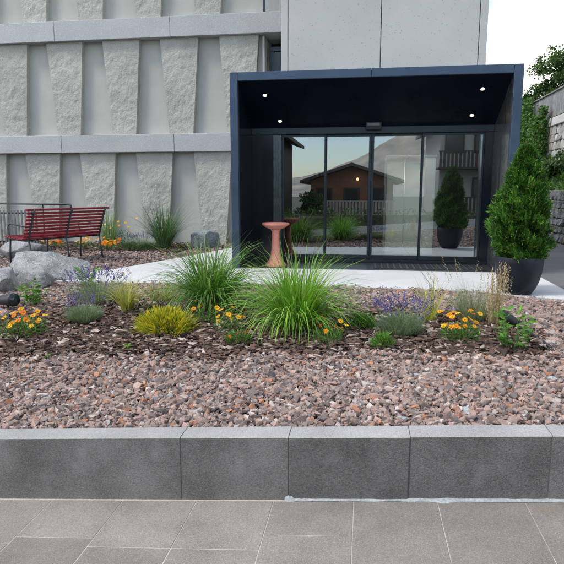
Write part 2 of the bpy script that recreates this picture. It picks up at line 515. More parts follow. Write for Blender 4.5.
def buds(ms, pos, direc, length, width, cols):
    """closed elongated octahedra: buds, florets, seed grains"""
    n = len(pos)
    d = unit(direc)
    s = unit(np.cross(d, rng.normal(0, 1, (n, 3))))
    t = np.cross(s, d)
    L = np.asarray(length).reshape(-1, 1) * np.ones((n, 1))
    W = np.asarray(width).reshape(-1, 1) * np.ones((n, 1)) * 0.5
    m = pos + d * L * 0.45
    P = np.stack([pos, m + s * W, m + t * W, m - s * W, m - t * W, pos + d * L], 1)
    i = np.arange(n)[:, None] * 6
    F = np.concatenate([i + np.array([q]) for q in ((0, 2, 1), (0, 3, 2), (0, 4, 3), (0, 1, 4), (5, 1, 2), (5, 2, 3), (5, 3, 4), (5, 4, 1))])
    ms.add(P, F, np.repeat(np.asarray(cols), 6, 0))

def sst(a, b, v):
    t = np.clip((v - a) / (b - a), 0, 1)
    return t * t * (3 - 2 * t)

def kerb_z(x):
    return 0.022 + 0.07 * x

def pave_z(x):
    return -0.306 + 0.078 * x

def terr(x, y):
    """height of the planted bed: follows the sloping kerb in front, level by the path"""
    return (0.005 + 0.07 * x) * (1 - sst(2.8, 6.4, y))

# ------------------------------------------------------------------ ground
KY0, KY1 = 2.566, 2.692            # kerb front and back
def sheet(name, xs, ys, zf, mat, **props):
    X, Y = np.meshgrid(xs, ys)
    Z = zf(X, Y)
    V = np.stack([X, Y, Z], -1).reshape(-1, 3)
    nx, ny = len(xs), len(ys)
    F = [(j * nx + i, j * nx + i + 1, (j + 1) * nx + i + 1, (j + 1) * nx + i) for j in range(ny - 1) for i in range(nx - 1)]
    return mesh_obj(name, V, F, mat, None, smooth=True, **props)

def ground_z(x, y):
    z = pave_z(np.clip(x, -10, 6)) - 0.12
    z = np.minimum(z, np.where(y > 2.0, -0.55, 10))
    return z - 2.2 * sst(-7, -13, y) - 12 * sst(60, 500, np.hypot(x, y))
gx_ = np.concatenate([-np.geomspace(2500, 12, 22), np.linspace(-10, 10, 21), np.geomspace(12, 2500, 22)])
gy_ = np.concatenate([-np.geomspace(2500, 14, 22), np.linspace(-13, 14, 28), np.geomspace(16, 2500, 20)])
sheet('ground', gx_, gy_, ground_z, M['earth'], kind='structure')
# street sheet behind the tiles (under and behind the viewer)
sheet('road', np.linspace(-14, 12, 14), np.linspace(-6.6, -0.2, 6), lambda x, y: pave_z(x) - 0.02, M['asphalt'], kind='structure')
# pavement: one bedding sheet plus a tile for each slab
pav = empty('pavement', (0, 0, 0), kind='structure')
bed_v = []
sheet('joint_bed', np.linspace(-6.4, 5.0, 12), np.linspace(-0.2, KY0 + 0.05, 4), lambda x, y: pave_z(x) - 0.0012, M['joint']).parent = pav
TW = 0.393
tl = 0.72
ky = lambda k: {-5: 2.18, -4: 2.23, -3: 2.165, -2: 2.165, -1: 2.274, 0: 1.93, 1: 1.78, 2: 1.86}.get(k, 2.0 + 0.3 * math.sin(k * 2.3))
gap = 0.0038
for k in range(-14, 11):
    x0 = -0.022 + TW * (k)
    x1 = x0 + TW
    edges = [KY0 - 0.012, ky(k)]
    while edges[-1] > 0.0:
        edges.append(edges[-1] - tl)
    for a, b in zip(edges[1:], edges[:-1]):
        bm = bmesh.new()
        dz = random.uniform(-0.0012, 0.0012)
        bm_box(bm, x0 + gap / 2, x1 - gap / 2, a + gap / 2, b - gap / 2, -0.03, 0.001 + dz, 0.002)
        for v in bm.verts:
            v.co.z += pave_z(v.co.x)
        bm_obj('tile', bm, M['tile'], pav)

# kerb of basalt blocks
kerb = empty('garden_kerb', (0, KY0, -0.3), label='long dark basalt block kerb with paler top edging the gravel bed', category='kerb')
kerb.location = (0, 0, 0)
kx = [-4.9, -4.05, -3.15, -2.35, -0.89, -0.342, 0.235, 0.865, 1.47, 2.05, 2.65, 3.3, 4.2]
for i, (a, b) in enumerate(zip(kx[:-1], kx[1:])):
    bm = bmesh.new()
    n = max(6, int((b - a) / 0.05))
    dy = random.uniform(-0.003, 0.003)
    bm_box(bm, a + 0.0016, b - 0.0016, KY0 + dy, KY1 + dy, 0, 1, 0.0)
    for v in bm.verts:
        v.co.z = (kerb_z(v.co.x) - 0.0085) if v.co.z > 0.5 else (pave_z(v.co.x) - 0.15)
    bmesh.ops.bevel(bm, geom=[e for e in bm.edges], offset=0.003, segments=1, affect='EDGES')
    ob = bm_obj('block', bm, M['kerb'], kerb)
    jb = bmesh.new()
    bm_box(jb, b - 0.0035, b + 0.0035, KY0 + 0.0035, KY1 - 0.004, 0, 1, 0.0)
    for v in jb.verts:
        v.co.z = (kerb_z(b) - 0.003) if v.co.z > 0.5 else (pave_z(b) - 0.1)
    bm_obj('joint', jb, M['joint_grey'], kerb)
    # paler top face with a chamfered arris
    bm = bmesh.new()
    zf0, zf1 = kerb_z(a), kerb_z(b)
    pts = [(KY0 + dy + 0.0005, -0.0084), (KY0 + dy - 0.0005, -0.005), (KY0 + dy + 0.006, 0.0), (KY1 + dy - 0.004, 0.001), (KY1 + dy, -0.004), (KY1 + dy, -0.0084)]
    va = [bm.verts.new((a + 0.002, y, zf0 + z)) for y, z in pts]
    vb = [bm.verts.new((b - 0.002, y, zf1 + z)) for y, z in pts]
    for q in range(6):
        bm.faces.new((va[q], vb[q], vb[(q + 1) % 6], va[(q + 1) % 6]))
    bm.faces.new(va[::-1])
    bm.faces.new(vb)
    bmesh.ops.recalc_face_normals(bm, faces=bm.faces)
    bm_obj('top_edge', bm, M['kerb_top'], kerb)
# pale mortar squeezed out along the foot of the kerb on the right
V, F = [], []
xs = np.arange(-0.36, 3.2, 0.012)
for i, x in enumerate(xs):
    w = 0.012 + 0.005 * mnoise.noise((x * 9, 0, 0)) + (0.012 * math.exp(-((x + 0.33) / 0.025) ** 2)) + 0.014 * math.exp(-((x - 0.40) / 0.03) ** 2)
    h = 0.010 + 0.004 * mnoise.noise((x * 13, 4, 0)) + 0.010 * math.exp(-((x + 0.335) / 0.02) ** 2) + 0.008 * mnoise.noise((x * 60, 1, 0)) * math.exp(-((x + 0.33) / 0.05) ** 2)
    z = pave_z(x)
    V += [(x, KY0 - w, z + 0.002), (x, KY0 - w * 0.5, z + h * 0.8), (x, KY0 + 0.006, z + h * 1.3)]
for i in range(len(xs) - 1):
    for k in range(2):
        F.append((i * 3 + k, (i + 1) * 3 + k, (i + 1) * 3 + k + 1, i * 3 + k + 1))
mesh_obj('mortar_fillet', V, F, M['mortar'], kerb, smooth=True)

# planted bed, raised behind the kerb
sheet('bed_soil', np.linspace(-15, 4.3, 60), np.concatenate([np.linspace(KY1 - 0.03, 7, 40), np.linspace(7.4, 13.2, 16)]), lambda x, y: terr(x, y) - 0.035 - 0.25 * sst(2.3, 2.9, x) * sst(5.0, 6.2, y), M['soil'], kind='structure')

# pale path around the entrance
PATH = [(-4.25, 6.95), (-3.2, 6.93), (-1.5, 7.06), (-0.2, 7.03), (1.35, 6.92), (1.9, 6.58), (2.23, 6.50), (2.9, 6.25), (4.2, 5.9), (4.2, 6.55), (3.1, 6.85), (2.42, 7.19), (2.44, 8.09), (2.5, 9.0), (2.5, 9.4), (2.13, 9.4), (2.13, 8.62), (-2.03, 8.62), (-2.03, 12.7), (-2.68, 12.7), (-2.78, 11.9), (-3.26, 9.96), (-3.79, 8.2), (-4.1, 7.6)]
bm = bmesh.new()
pv = [bm.verts.new((x, y, 0.006)) for x, y in PATH]
fc = bm.faces.new(pv)
ex = bmesh.ops.extrude_face_region(bm, geom=[fc])
for v in ex['geom']:
    if isinstance(v, bmesh.types.BMVert):
        v.co.z = -0.12
bmesh.ops.recalc_face_normals(bm, faces=bm.faces)
path = bm_obj('path', bm, M['path'], None, kind='structure')
for (xa, ya, xb, yb) in ((-2.75, 7.0, -2.7, 8.9), (-0.95, 7.06, -0.95, 8.6), (0.85, 6.98, 0.85, 8.6)):
    mesh_obj('joint', [(xa - 0.004, ya, 0.0085), (xa + 0.004, ya, 0.0085), (xb + 0.004, yb, 0.0085), (xb - 0.004, yb, 0.0085)], [(0, 1, 2, 3)], M['joint_grey'], path)
# side road rising past the building on the right
def side_road(x, y):
    return -0.012 + 0.0 * x - 0.2 * sst(9, 2, y) * sst(0, 1, 0.5 * (x > 9))
sheet('side_road', np.linspace(2.0, 4.6, 4), np.linspace(5.0, 40, 20), lambda x, y: -0.02 + 0 * x + 0.02 * np.maximum(0, y - 14), M['asphalt'], kind='structure')

# ------------------------------------------------------------------ gravel and bark mulch
def hull_shapes(k, npts, sx, sy, sz, seed):
    r = np.random.default_rng(seed)
    out = []
    for _ in range(k):
        p = r.uniform(-1, 1, (npts, 3))
        p = p / np.max(np.abs(p), 1, keepdims=True) * r.uniform(0.8, 1.0, (npts, 1)) * np.array([sx, sy, sz]) * 0.86
        bm = bmesh.new()
        for q in p:
            bm.verts.new(q)
        res = bmesh.ops.convex_hull(bm, input=bm.verts)
        bmesh.ops.delete(bm, geom=[g for g in res['geom_interior'] if isinstance(g, bmesh.types.BMVert)], context='VERTS')
        bmesh.ops.triangulate(bm, faces=bm.faces)
        bm.verts.index_update()
        V = np.array([v.co[:] for v in bm.verts])
        F = np.array([[v.index for v in f.verts] for f in bm.faces])
        bm.free()
        out.append((V, F))
    return out

def scatter(ms, shapes, pos, size, tilt, cols):
    n = len(pos)
    which = rng.integers(0, len(shapes), n)
    for k, (V, F) in enumerate(shapes):
        i = np.where(which == k)[0]
        if len(i) == 0:
            continue
        m = len(i)
        a = rng.uniform(0, 2 * math.pi, m)
        ca, sa = np.cos(a), np.sin(a)
        tx = rng.normal(0, 1, m) * tilt
        ct, st = np.cos(tx), np.sin(tx)
        P = V[None] * size[i][:, None, None] * rng.uniform(0.75, 1.3, (m, 1, 3))
        y = P[..., 1] * ct[:, None] - P[..., 2] * st[:, None]
        z = P[..., 1] * st[:, None] + P[..., 2] * ct[:, None]
        x = P[..., 0]
        Q = np.stack([x * ca[:, None] - y * sa[:, None], x * sa[:, None] + y * ca[:, None], z], -1) + pos[i][:, None, :]
        FF = (F[None] + (np.arange(m) * len(V))[:, None, None]).reshape(-1, 3)
        ms.add(Q, FF, np.repeat(cols[i], len(V), 0))

def inside(poly, x, y):
    r = np.zeros(len(x), bool)
    j = len(poly) - 1
    for i in range(len(poly)):
        xi, yi = poly[i]
        xj, yj = poly[j]
        c = ((yi > y) != (yj > y)) & (x < (xj - xi) * (y - yi) / (yj - yi + 1e-12) + xi)
        r ^= c
        j = i
    return r

def wob(x, y, s=1.3):
    return np.sin(x * 2.1 * s + 1.3) * 0.5 + np.sin(x * 4.7 * s + y * 3.1) * 0.3 + np.sin(y * 5.3 * s + x * 1.7) * 0.2

def is_mulch(x, y):
    front = 4.03 + 0.09 * wob(x, y) + rng.normal(0, 0.05, len(x))
    back = 5.75 + 0.28 * wob(x + 3, y) + rng.normal(0, 0.15, len(x))
    back = np.where(x < -2.9, back - 0.35, back)
    a = (y > front) & (y < back) & (x < 1.35 + 0.15 * wob(y, x) + rng.normal(0, 0.06, len(x)))
    b = (y > 10.75 + 0.2 * wob(x, y)) & (x < -3.6)
    return a | b

SL = hull_shapes(24, 10, 0.60, 0.46, 0.36, 3)
CH = hull_shapes(12, 9, 0.62, 0.27, 0.08, 5)
GC = [(0.30, 0.215, 0.185), (0.25, 0.205, 0.185), (0.20, 0.155, 0.14), (0.12, 0.10, 0.098), (0.34, 0.165, 0.095), (0.42, 0.37, 0.34), (0.35, 0.25, 0.21), (0.30, 0.33, 0.345)]
GW = [26, 18, 20, 14, 5, 8, 16, 1.6]
MC = [(0.045, 0.03, 0.024), (0.085, 0.055, 0.042), (0.14, 0.085, 0.062), (0.30, 0.235, 0.20), (0.40, 0.34, 0.30), (0.10, 0.06, 0.045)]
MW = [24, 26, 18, 13, 7, 18]

gr = Mass()
def lay(x0, x1, y0, y1, dens, smin, smax, layers=1):
    n = int((x1 - x0) * (y1 - y0) * dens)
    x = rng.uniform(x0, x1, n)
    y = rng.uniform(y0, y1, n)
    k = ~inside(PATH, x, y) & (y > KY1 + 0.012) & ~((x > 2.45) & (y > 6.6))
    return x[k], y[k]
x, y = lay(-4.2, 3.4, KY1, 4.5, 4000, 0, 0)
mu = is_mulch(x, y)
x, y = x[~mu], y[~mu]
s = rng.lognormal(math.log(0.0315), 0.34, len(x)).clip(0.014, 0.066)
edge = sst(0.0, 0.10, y - KY1)
z = terr(x, y) - 0.024 + rng.uniform(0, 0.027, len(x)) + 0.014 * wob(x * 3, y * 3) * edge
s *= 0.75 + 0.25 * edge
gcol = pick(GC, len(x), GW, 0.2)
scatter(gr, SL, np.stack([x, y, z], 1), s, 1.1, gcol)
for (x0, x1, y0, y1, dn) in ((-6.0, 3.4, 4.5, 7.1, 1900), (-9.5, -2.6, 7.1, 9.2, 800), (-10.0, -2.4, 9.2, 12.8, 600)):
    x, y = lay(x0, x1, y0, y1, dn, 0, 0)
    mu = is_mulch(x, y)
    x, y = x[~mu], y[~mu]
    s = rng.lognormal(math.log(0.038), 0.3, len(x)).clip(0.02, 0.08)
    z = terr(x, y) - 0.022 + rng.uniform(0, 0.022, len(x))
    scatter(gr, SL, np.stack([x, y, z], 1), s, 0.45, pick(GC, len(x), GW, 0.2) * 0.95)
# strays kicked on to the border of the path
n = 170
t = rng.uniform(-3.9, 2.0, n)
yb_ = np.interp(t, [-4.25, -3.2, -1.5, -0.2, 1.35, 1.9], [6.95, 6.93, 7.06, 7.03, 6.92, 6.58]) + np.abs(rng.normal(0, 0.05, n))
scatter(gr, SL, np.stack([t, yb_, np.full(n, 0.012)], 1), rng.uniform(0.012, 0.035, n), 0.5, pick(GC, n, GW, 0.2))
gr.build('gravel', M['gravel'], kind='stuff', label='pinkish grey crushed stone gravel behind the kerb', category='gravel')

mc = Mass()
for (x0, x1, y0, y1, dn) in ((-5.0, 1.9, 3.8, 6.4, 2300), (-9.0, -3.4, 10.4, 12.8, 700)):
    x, y = lay(x0, x1, y0, y1, dn, 0, 0)
    mu = is_mulch(x, y)
    x, y = x[mu], y[mu]
    s = rng.lognormal(math.log(0.054), 0.38, len(x)).clip(0.02, 0.10)
    z = terr(x, y) - 0.02 + rng.uniform(0, 0.03, len(x)) + 0.012 * wob(x * 2.2, y * 2.2)
    scatter(mc, CH, np.stack([x, y, z], 1), s, 0.6, pick(MC, len(x), MW, 0.25))
# stray chips and a few gravel stones cross the seam between the two
x = rng.uniform(-4, 1.6, 260)
y = 3.98 - np.abs(rng.normal(0, 0.12, 260))
scatter(mc, CH, np.stack([x, y, terr(x, y) + 0.012], 1), rng.uniform(0.03, 0.07, 260), 0.4, pick(MC, 260, MW, 0.25))
mc.build('bark_mulch', M['mulch'], kind='stuff', label='dark bark chip mulch around the plants', category='mulch')

# ------------------------------------------------------------------ building
bld = empty('concrete_building', (-5, 12.8, 0), label='pale concrete building with tapered rough pilasters and granite bands', category='building')
bld.location = (0, 0, 0)
WY = 12.88
WXL, WXR = -15.5, -2.30
tiers = [(-0.25, 2.09, 0.0, -7.606, 1.385), (2.49, 4.57, 2.49, -6.90, 1.362), (5.0, 7.1, 5.0, -7.59, 1.362), (7.5, 9.6, 7.5, -6.90, 1.362)]
zt0 = -0.3
for ti, (z0, z1, zb, c0, per) in enumerate(tiers):
    # smooth cast panels between the pilasters, one per bay
    cs = [c0 + per * k for k in range(-6, 6)]
    cs = [c for c in cs if WXL < c < WXR - 0.05]
    xs = [WXL] + cs + [WXR]
    for a, b in zip(xs[:-1], xs[1:]):
        if b - a > 0.02:
            box('wall_panel', a + 0.0, b - 0.0015, WY, WY + 0.3, z0, z1, M['panel'], bld, bevel=0.0)
    for c in cs:
        wt, wb = 0.885 / 2, 0.56 / 2
        if c + wt > WXR + 0.04:
            continue
        nx_, nz_ = 44, 100
        sx = random.uniform(0, 100)
        V, F = [], []
        zz0 = z0
        dep = 0.135
        for j in range(nz_ + 1):
            tt = j / nz_
            hz = zz0 + (z1 - zz0) * tt
            hw = wb + (wt - wb) * (hz - zb) / (z1 - zb)
            for i in range(nx_ + 1):
                u = i / nx_ * 2 - 1
                x = c + hw * u
                e = min(1, (1 - abs(u)) * 8) * min(1, tt * 14) * min(1, (1 - tt) * 14)
                nzv = mnoise.fractal((x * 5.5 + sx, hz * 5.5, 1.7), 0.7, 2.1, 5)
                rd = abs(mnoise.noise((x * 13 + sx, hz * 10, 9.1)))
                V.append((x, WY - dep - (0.011 * nzv - 0.022 * (0.25 - min(0.25, rd))) * e, hz))
        nf = nx_ + 1
        for j in range(nz_):
            for i in range(nx_):
                F.append((j * nf + i, j * nf + i + 1, (j + 1) * nf + i + 1, (j + 1) * nf + i))
        b0 = len(V)
        ring = [j * nf for j in range(nz_ + 1)], [j * nf + nx_ for j in range(nz_ + 1)]
        for side, rr in enumerate(ring):
            s0 = len(V)
            for q in rr:
                V.append((V[q][0], WY + 0.01, V[q][2]))
            for j in range(nz_):
                q = (rr[j], rr[j + 1], s0 + j + 1, s0 + j)
                F.append(q if side == 0 else q[::-1])
        ob = mesh_obj('pilaster', V, F, M['pilaster'], bld, smooth=True)
        ob.data.set_sharp_from_angle(angle=R(55))
for zi, (zb, zt_, j0) in enumerate(((2.09, 2.49, -7.06), (4.57, 5.0, -7.08), (7.1, 7.5, -7.07), (9.6, 10.0, -7.07))):
    xr = -1.25 if zi == 1 else WXR
    js = sorted([WXL] + [j0 + 2.74 * k for k in range(-3, 3) if WXL + 0.2 < j0 + 2.74 * k < xr - 0.2] + [xr])
    for a, b in zip(js[:-1], js[1:]):
        box('stone_band', a + 0.004, b - 0.004, WY - 0.235, WY + (0.7 if zi == 1 else 0.3), zb + 0.002, zt_ - 0.002, M['band'], bld, bevel=0.006)
# the end of the wing, its back and its roof
box('wing_body', WXL + 0.05, WXR - 0.003, WY + 0.302, 20.0, -0.3, 9.9, M['panel'], bld, bevel=0.0)
box('end_trim', WXR + 0.0, WXR + 0.06, WY - 0.02, WY + 0.4, 5.004, 9.6, M['alu'], bld, bevel=0.004)
# low link between wing and entrance block, with a dark window under the band
box('link_wall', WXR + 0.06, -1.2, WY + 0.72, WY + 0.9, -0.2, 4.56, M['lobby'], bld, bevel=0.0)
box('link_roof', WXR + 0.06, -1.2, WY + 0.72, 14.6, 4.58, 4.98, M['band'], bld, bevel=0.004)
win = box('window_frame', WXR + 0.14, -1.25, WY + 0.25, WY + 0.33, 2.52, 2.62, M['alu'], bld)
for (a, b, c, d) in ((WXR + 0.10, WXR + 0.20, 2.3, 4.30), (-1.33, -1.23, 2.3, 4.30), (WXR + 0.10, -1.23, 4.30, 4.40)):
    box('window_frame', a, b, WY + 0.25, WY + 0.34, c, d, M['alu'], bld)
box('window_pane', WXR + 0.2, -1.33, WY + 0.29, WY + 0.30, 2.62, 4.30, M['winglass'], bld, bevel=0.0)
box('window_reveal', WXR + 0.004, WXR + 0.05, WY - 0.10, WY + 0.70, 0.0, 4.55, M['panel'], bld, bevel=0.0)
# entrance block over the portal
BY = 9.70
for (a, b) in ((-1.43, -1.322), (-1.310, 0.186), (0.198, 1.708), (1.720, 1.835)):
    box('facade_panel', a, b, BY, BY + 0.14, 2.95, 7.4, M['block'], bld, bevel=0.006)
box('block_core', -1.424, 1.829, BY + 0.142, 11.6, 2.93, 7.36, M['lobby'], bld, bevel=0.0)
box('facade_panel', -1.43, -1.426 + 0.0, BY + 0.143, 11.6, 2.95, 7.4, M['block'], bld, bevel=0.0)
box('facade_panel', 1.831, 1.836, BY + 0.143, 11.6, 2.95, 7.4, M['block'], bld, bevel=0.0)

# ------------------------------------------------------------------ portal with sliding doors
PF, PB = 8.49, 9.72
XL, XR, ZT = -2.02, 2.12, 2.92
por = empty('entrance_portal', (0, 0, 0), label='dark navy steel entrance portal with deep frame and sliding glass doors', category='entrance')
box('frame_post', XL, XL + 0.115, PF, PF + 0.10, 0.008, ZT, M['navy'], por, bevel=0.004)
box('frame_post', XR - 0.125, XR, PF, PF + 0.10, 0.008, ZT, M['navy'], por, bevel=0.004)
box('frame_beam', XL + 0.117, 0.045, PF + 0.001, PF + 0.10, ZT - 0.118, ZT - 0.001, M['navy'], por, bevel=0.004)
box('frame_beam', 0.049, XR - 0.131, PF + 0.001, PF + 0.10, ZT - 0.118, ZT - 0.001, M['navy'], por, bevel=0.004)
box('outer_cladding', XL, XL + 0.02, PF + 0.102, PB + 1.2, 0.008, ZT - 0.004, M['navy'], por, bevel=0.0)
box('outer_cladding', XR - 0.02, XR, PF + 0.102, PB + 1.2, 0.008, ZT - 0.004, M['navy'], por, bevel=0.0)
box('roof_cladding', XL + 0.022, XR - 0.022, PF + 0.102, PB - 0.03, ZT - 0.03, ZT - 0.005, M['navy'], por, bevel=0.0)
# glossy side linings and the soffit that slopes down to the door head
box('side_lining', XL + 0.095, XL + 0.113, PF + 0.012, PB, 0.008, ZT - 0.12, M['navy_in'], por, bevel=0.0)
m_, nt_, p_ = new_mat('brushed_black_lining')
tcx = nt_.nodes.new('ShaderNodeNewGeometry')
mpx = nt_.nodes.new('ShaderNodeMapping')
mpx.inputs['Scale'].default_value = (1, 9, 0.35)
nx3 = nd(nt_, 'ShaderNodeTexNoise', Scale=2.2, Detail=4.0)
nt_.links.new(tcx.outputs['Position'], mpx.inputs['Vector'])
nt_.links.new(mpx.outputs['Vector'], nx3.inputs['Vector'])
nt_.links.new(ramp(nt_, nx3.outputs['Fac'], [(0.3, (0.10,) * 3), (0.7, (0.34,) * 3)]), p_.inputs['Roughness'])
p_.inputs['Base Color'].default_value = (0.30, 0.31, 0.32, 1)
p_.inputs['Metallic'].default_value = 0.85
p_.inputs['Specular IOR Level'].default_value = 0.9
bx = nd(nt_, 'ShaderNodeBump', Strength=0.25, Distance=0.02)
nt_.links.new(nx3.outputs['Fac'], bx.inputs['Height'])
nt_.links.new(bx.outputs['Normal'], p_.inputs['Normal'])
box('side_lining', XR - 0.123, XR - 0.105, PF + 0.012, PB, 0.008, ZT - 0.12, m_, por, bevel=0.0)
SY0, SZ0, SY1, SZ1 = PF + 0.05, ZT - 0.12, 9.60, 2.20
def soffit_z(y):
    return SZ0 + (SZ1 - SZ0) * (y - SY0) / (SY1 - SY0)
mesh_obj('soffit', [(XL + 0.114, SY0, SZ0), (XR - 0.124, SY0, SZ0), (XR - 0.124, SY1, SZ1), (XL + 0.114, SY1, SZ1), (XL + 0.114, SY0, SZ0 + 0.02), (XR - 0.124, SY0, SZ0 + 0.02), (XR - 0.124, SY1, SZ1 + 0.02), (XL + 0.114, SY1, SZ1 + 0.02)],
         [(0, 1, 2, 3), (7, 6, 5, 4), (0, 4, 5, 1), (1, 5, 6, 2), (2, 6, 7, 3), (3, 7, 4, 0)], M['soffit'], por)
sl = math.atan2(SZ0 - SZ1, SY1 - SY0)
for (lx, ly) in ((-1.55, 8.82), (1.64, 8.80), (-1.40, 9.38), (1.60, 9.33)):
    d = lathe('downlight', [(0.042, 0.0), (0.042, -0.008), (0.034, -0.010), (0.030, -0.002)], M['alu'], por, n=24, loc=(lx, ly, soffit_z(ly) - 0.001))
    d.rotation_euler = (-sl, 0, 0)
    b = lathe('bulb', [(0.024, -0.004), (0.018, -0.011), (0.006, -0.014)], M['lamp'], d, n=16)
    ld = bpy.data.lights.new('downlight_beam', 'SPOT')
    ld.energy = 2.0
    ld.color = (1.0, 0.75, 0.45)
    ld.spot_size = R(70)
    ld.shadow_soft_size = 0.03
    lo = bpy.data.objects.new('downlight_beam', ld)
    lo.location = (lx, ly, soffit_z(ly) - 0.03)
    link(lo)
# floor of the recess and the ribbed mat
box('threshold_floor', XL + 0.114, XR - 0.124, PF + 0.13, 9.95, -0.05, 0.004, M['floor_in'], por, bevel=0.0)
mat_ = empty('door_mat', (1.0, 9.05, 0.004), label='dark ribbed entrance mat on the floor before the right door', category='mat')
mat_.location = (0, 0, 0)
box('mat_base', 0.15, 1.85, 8.80, 9.46, 0.0045, 0.008, M['rubber'], mat_, bevel=0.0)
for i in range(34):
    box('rib', 0.17 + i * 0.0495, 0.17 + i * 0.0495 + 0.028, 8.82, 9.44, 0.0082, 0.016, M['rubber'] if i % 2 else M['iron'], mat_, bevel=0.002)
# glazing
DY = 9.58
jx = [-1.54, -0.675, 0.085, 0.905, 1.825]
ZD = 2.17
box('door_head', XL + 0.114, XR - 0.124, DY - 0.03, DY + 0.10, ZD - 0.045, ZD + 0.06, M['alu'], por, bevel=0.003)
box('door_sill', XL + 0.114, XR - 0.124, DY - 0.03, DY + 0.10, 0.005, 0.055, M['alu'], por, bevel=0.003)
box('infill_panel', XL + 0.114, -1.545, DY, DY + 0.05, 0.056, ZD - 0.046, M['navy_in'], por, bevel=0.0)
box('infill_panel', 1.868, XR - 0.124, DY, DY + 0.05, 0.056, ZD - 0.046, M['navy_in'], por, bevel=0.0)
jm = box('steel_jamb', -1.5445, -1.40, DY - 0.02, DY + 0.05, 0.056, ZD - 0.046, M['chrome'], por, bevel=0.004)
jm.data.materials[0] = plain('dull_steel_jamb', (0.10, 0.12, 0.13), rough=0.28, metal=0.9)
def door(name, a, b, yy, st=0.028, parent=por):
    d = empty(name, (0, 0, 0))
    d.parent = parent
    box('stile', a, a + st, yy - 0.018, yy + 0.018, 0.058, ZD - 0.048, M['alu'], d, bevel=0.003)
    box('stile', b - st, b, yy - 0.018, yy + 0.018, 0.058, ZD - 0.048, M['alu'], d, bevel=0.003)
    box('rail', a + st, b - st, yy - 0.018, yy + 0.018, 0.058, 0.125, M['alu'], d, bevel=0.003)
    box('rail', a + st, b - st, yy - 0.018, yy + 0.018, ZD - 0.085, ZD - 0.048, M['alu'], d, bevel=0.003)
    mesh_obj('pane', [(a + st, yy, 0.125), (b - st, yy, 0.125), (b - st, yy, ZD - 0.085), (a + st, yy, ZD - 0.085)], [(0, 1, 2, 3)], M['glass'], d)
    return d
door('side_light', -1.40, -0.66, DY + 0.03)
door('side_light', 0.895, 1.866, DY + 0.03)
door('sliding_door', -0.685, 0.084, DY + 0.075, 0.04)
door('sliding_door', 0.088, 0.925, DY + 0.075, 0.04)
sn = box('door_sensor', -0.02, 0.235, DY - 0.13, DY - 0.035, 2.175, 2.30, M['black'], por, bevel=0.012, seg=2)
box('sensor_window', 0.01, 0.205, DY - 0.134, DY - 0.128, 2.235, 2.275, M['galv'], sn, bevel=0.0)

# lobby behind the glass; its unseen rear opening is added to light the screen
lob = empty('lobby_interior', (0, 0, 0), label='dim lobby behind the glass doors with reddish wooden floor', category='interior')
box('floor', -2.0, 2.1, 9.96, 10.9, -0.06, 0.002, M['wood_floor'], lob, bevel=0.0)
box('ceiling', -2.0, 2.1, 9.72, 10.9, 2.62, 2.70, M['lobby'], lob, bevel=0.0)
box('side_wall', -2.0, -1.93, 9.72, 10.9, 0.003, 2.62, M['lobby'], lob, bevel=0.0)
box('side_wall', 2.02, 2.1, 9.72, 10.9, 0.003, 2.62, M['lobby'], lob, bevel=0.0)
RW = 10.80
box('rear_wall', -1.93, 0.40, RW, RW + 0.1, 0.003, 2.62, M['lobby'], lob, bevel=0.0)
box('rear_wall', 1.25, 2.02, RW, RW + 0.1, 0.003, 2.62, M['lobby'], lob, bevel=0.0)
box('rear_wall', 0.402, 1.248, RW, RW + 0.1, 1.78, 2.62, M['lobby'], lob, bevel=0.0)
sheet('bounce_floor', np.linspace(-2.2, 2.1, 3), np.linspace(10.91, 13.4, 3), lambda x, y: 0 * x - 0.02, M['path'], kind='structure')  # pale floor added out of view to bounce daylight onto the screen
cl = empty('screen_fill_light', (0.85, 10.45, 2.58), label='flat fill light panel added above and behind the frosted screen', category='lamp')  # glowing panel added to brighten the frosted screen from behind
box('housing', -0.50, 0.50, -0.27, 0.27, 0.0, 0.038, M['alu'], cl, bevel=0.004)
box('glow_panel', -0.48, 0.48, -0.25, 0.25, -0.012, -0.001, emit('fill_glow', (1.0, 0.96, 0.88), 4.0), cl, bevel=0.0)
scr = empty('glass_screen', (0, 0, 0), label='pale frosted glass screen standing behind the right sliding door', category='screen')
for (a, b, yy) in ((0.36, 0.66, 10.06), (0.665, 0.99, 10.065), (0.995, 1.18, 10.10)):
    box('frosted_panel', a, b, yy, yy + 0.012, 0.10, 1.76, M['frost'], scr, bevel=0.002)
box('screen_rail', 0.33, 1.19, 10.03, 10.12, 1.763, 1.80, M['chrome'], scr)
box('screen_foot', 0.33, 1.19, 10.03, 10.12, 0.003, 0.098, M['alu'], scr)
box('screen_post', 0.318, 0.355, 10.04, 10.11, 0.099, 1.762, M['chrome'], scr)
box('handle', 0.30, 0.317, 10.0, 10.05, 1.0, 1.12, M['black'], scr)
bas = empty('indoor_basin', (-0.98, 10.25, 0.003), label='blue grey shallow bowl on dark stand just inside the left glass', category='basin')
lathe('stand', [(0.15, 0), (0.15, 0.02), (0.05, 0.06), (0.045, 0.60), (0.09, 0.655)], M['black'], bas, n=24)
lathe('bowl', [(0.08, 0.657), (0.22, 0.70), (0.25, 0.73), (0.24, 0.735), (0.16, 0.71)], M['bluebowl'], bas, n=32)

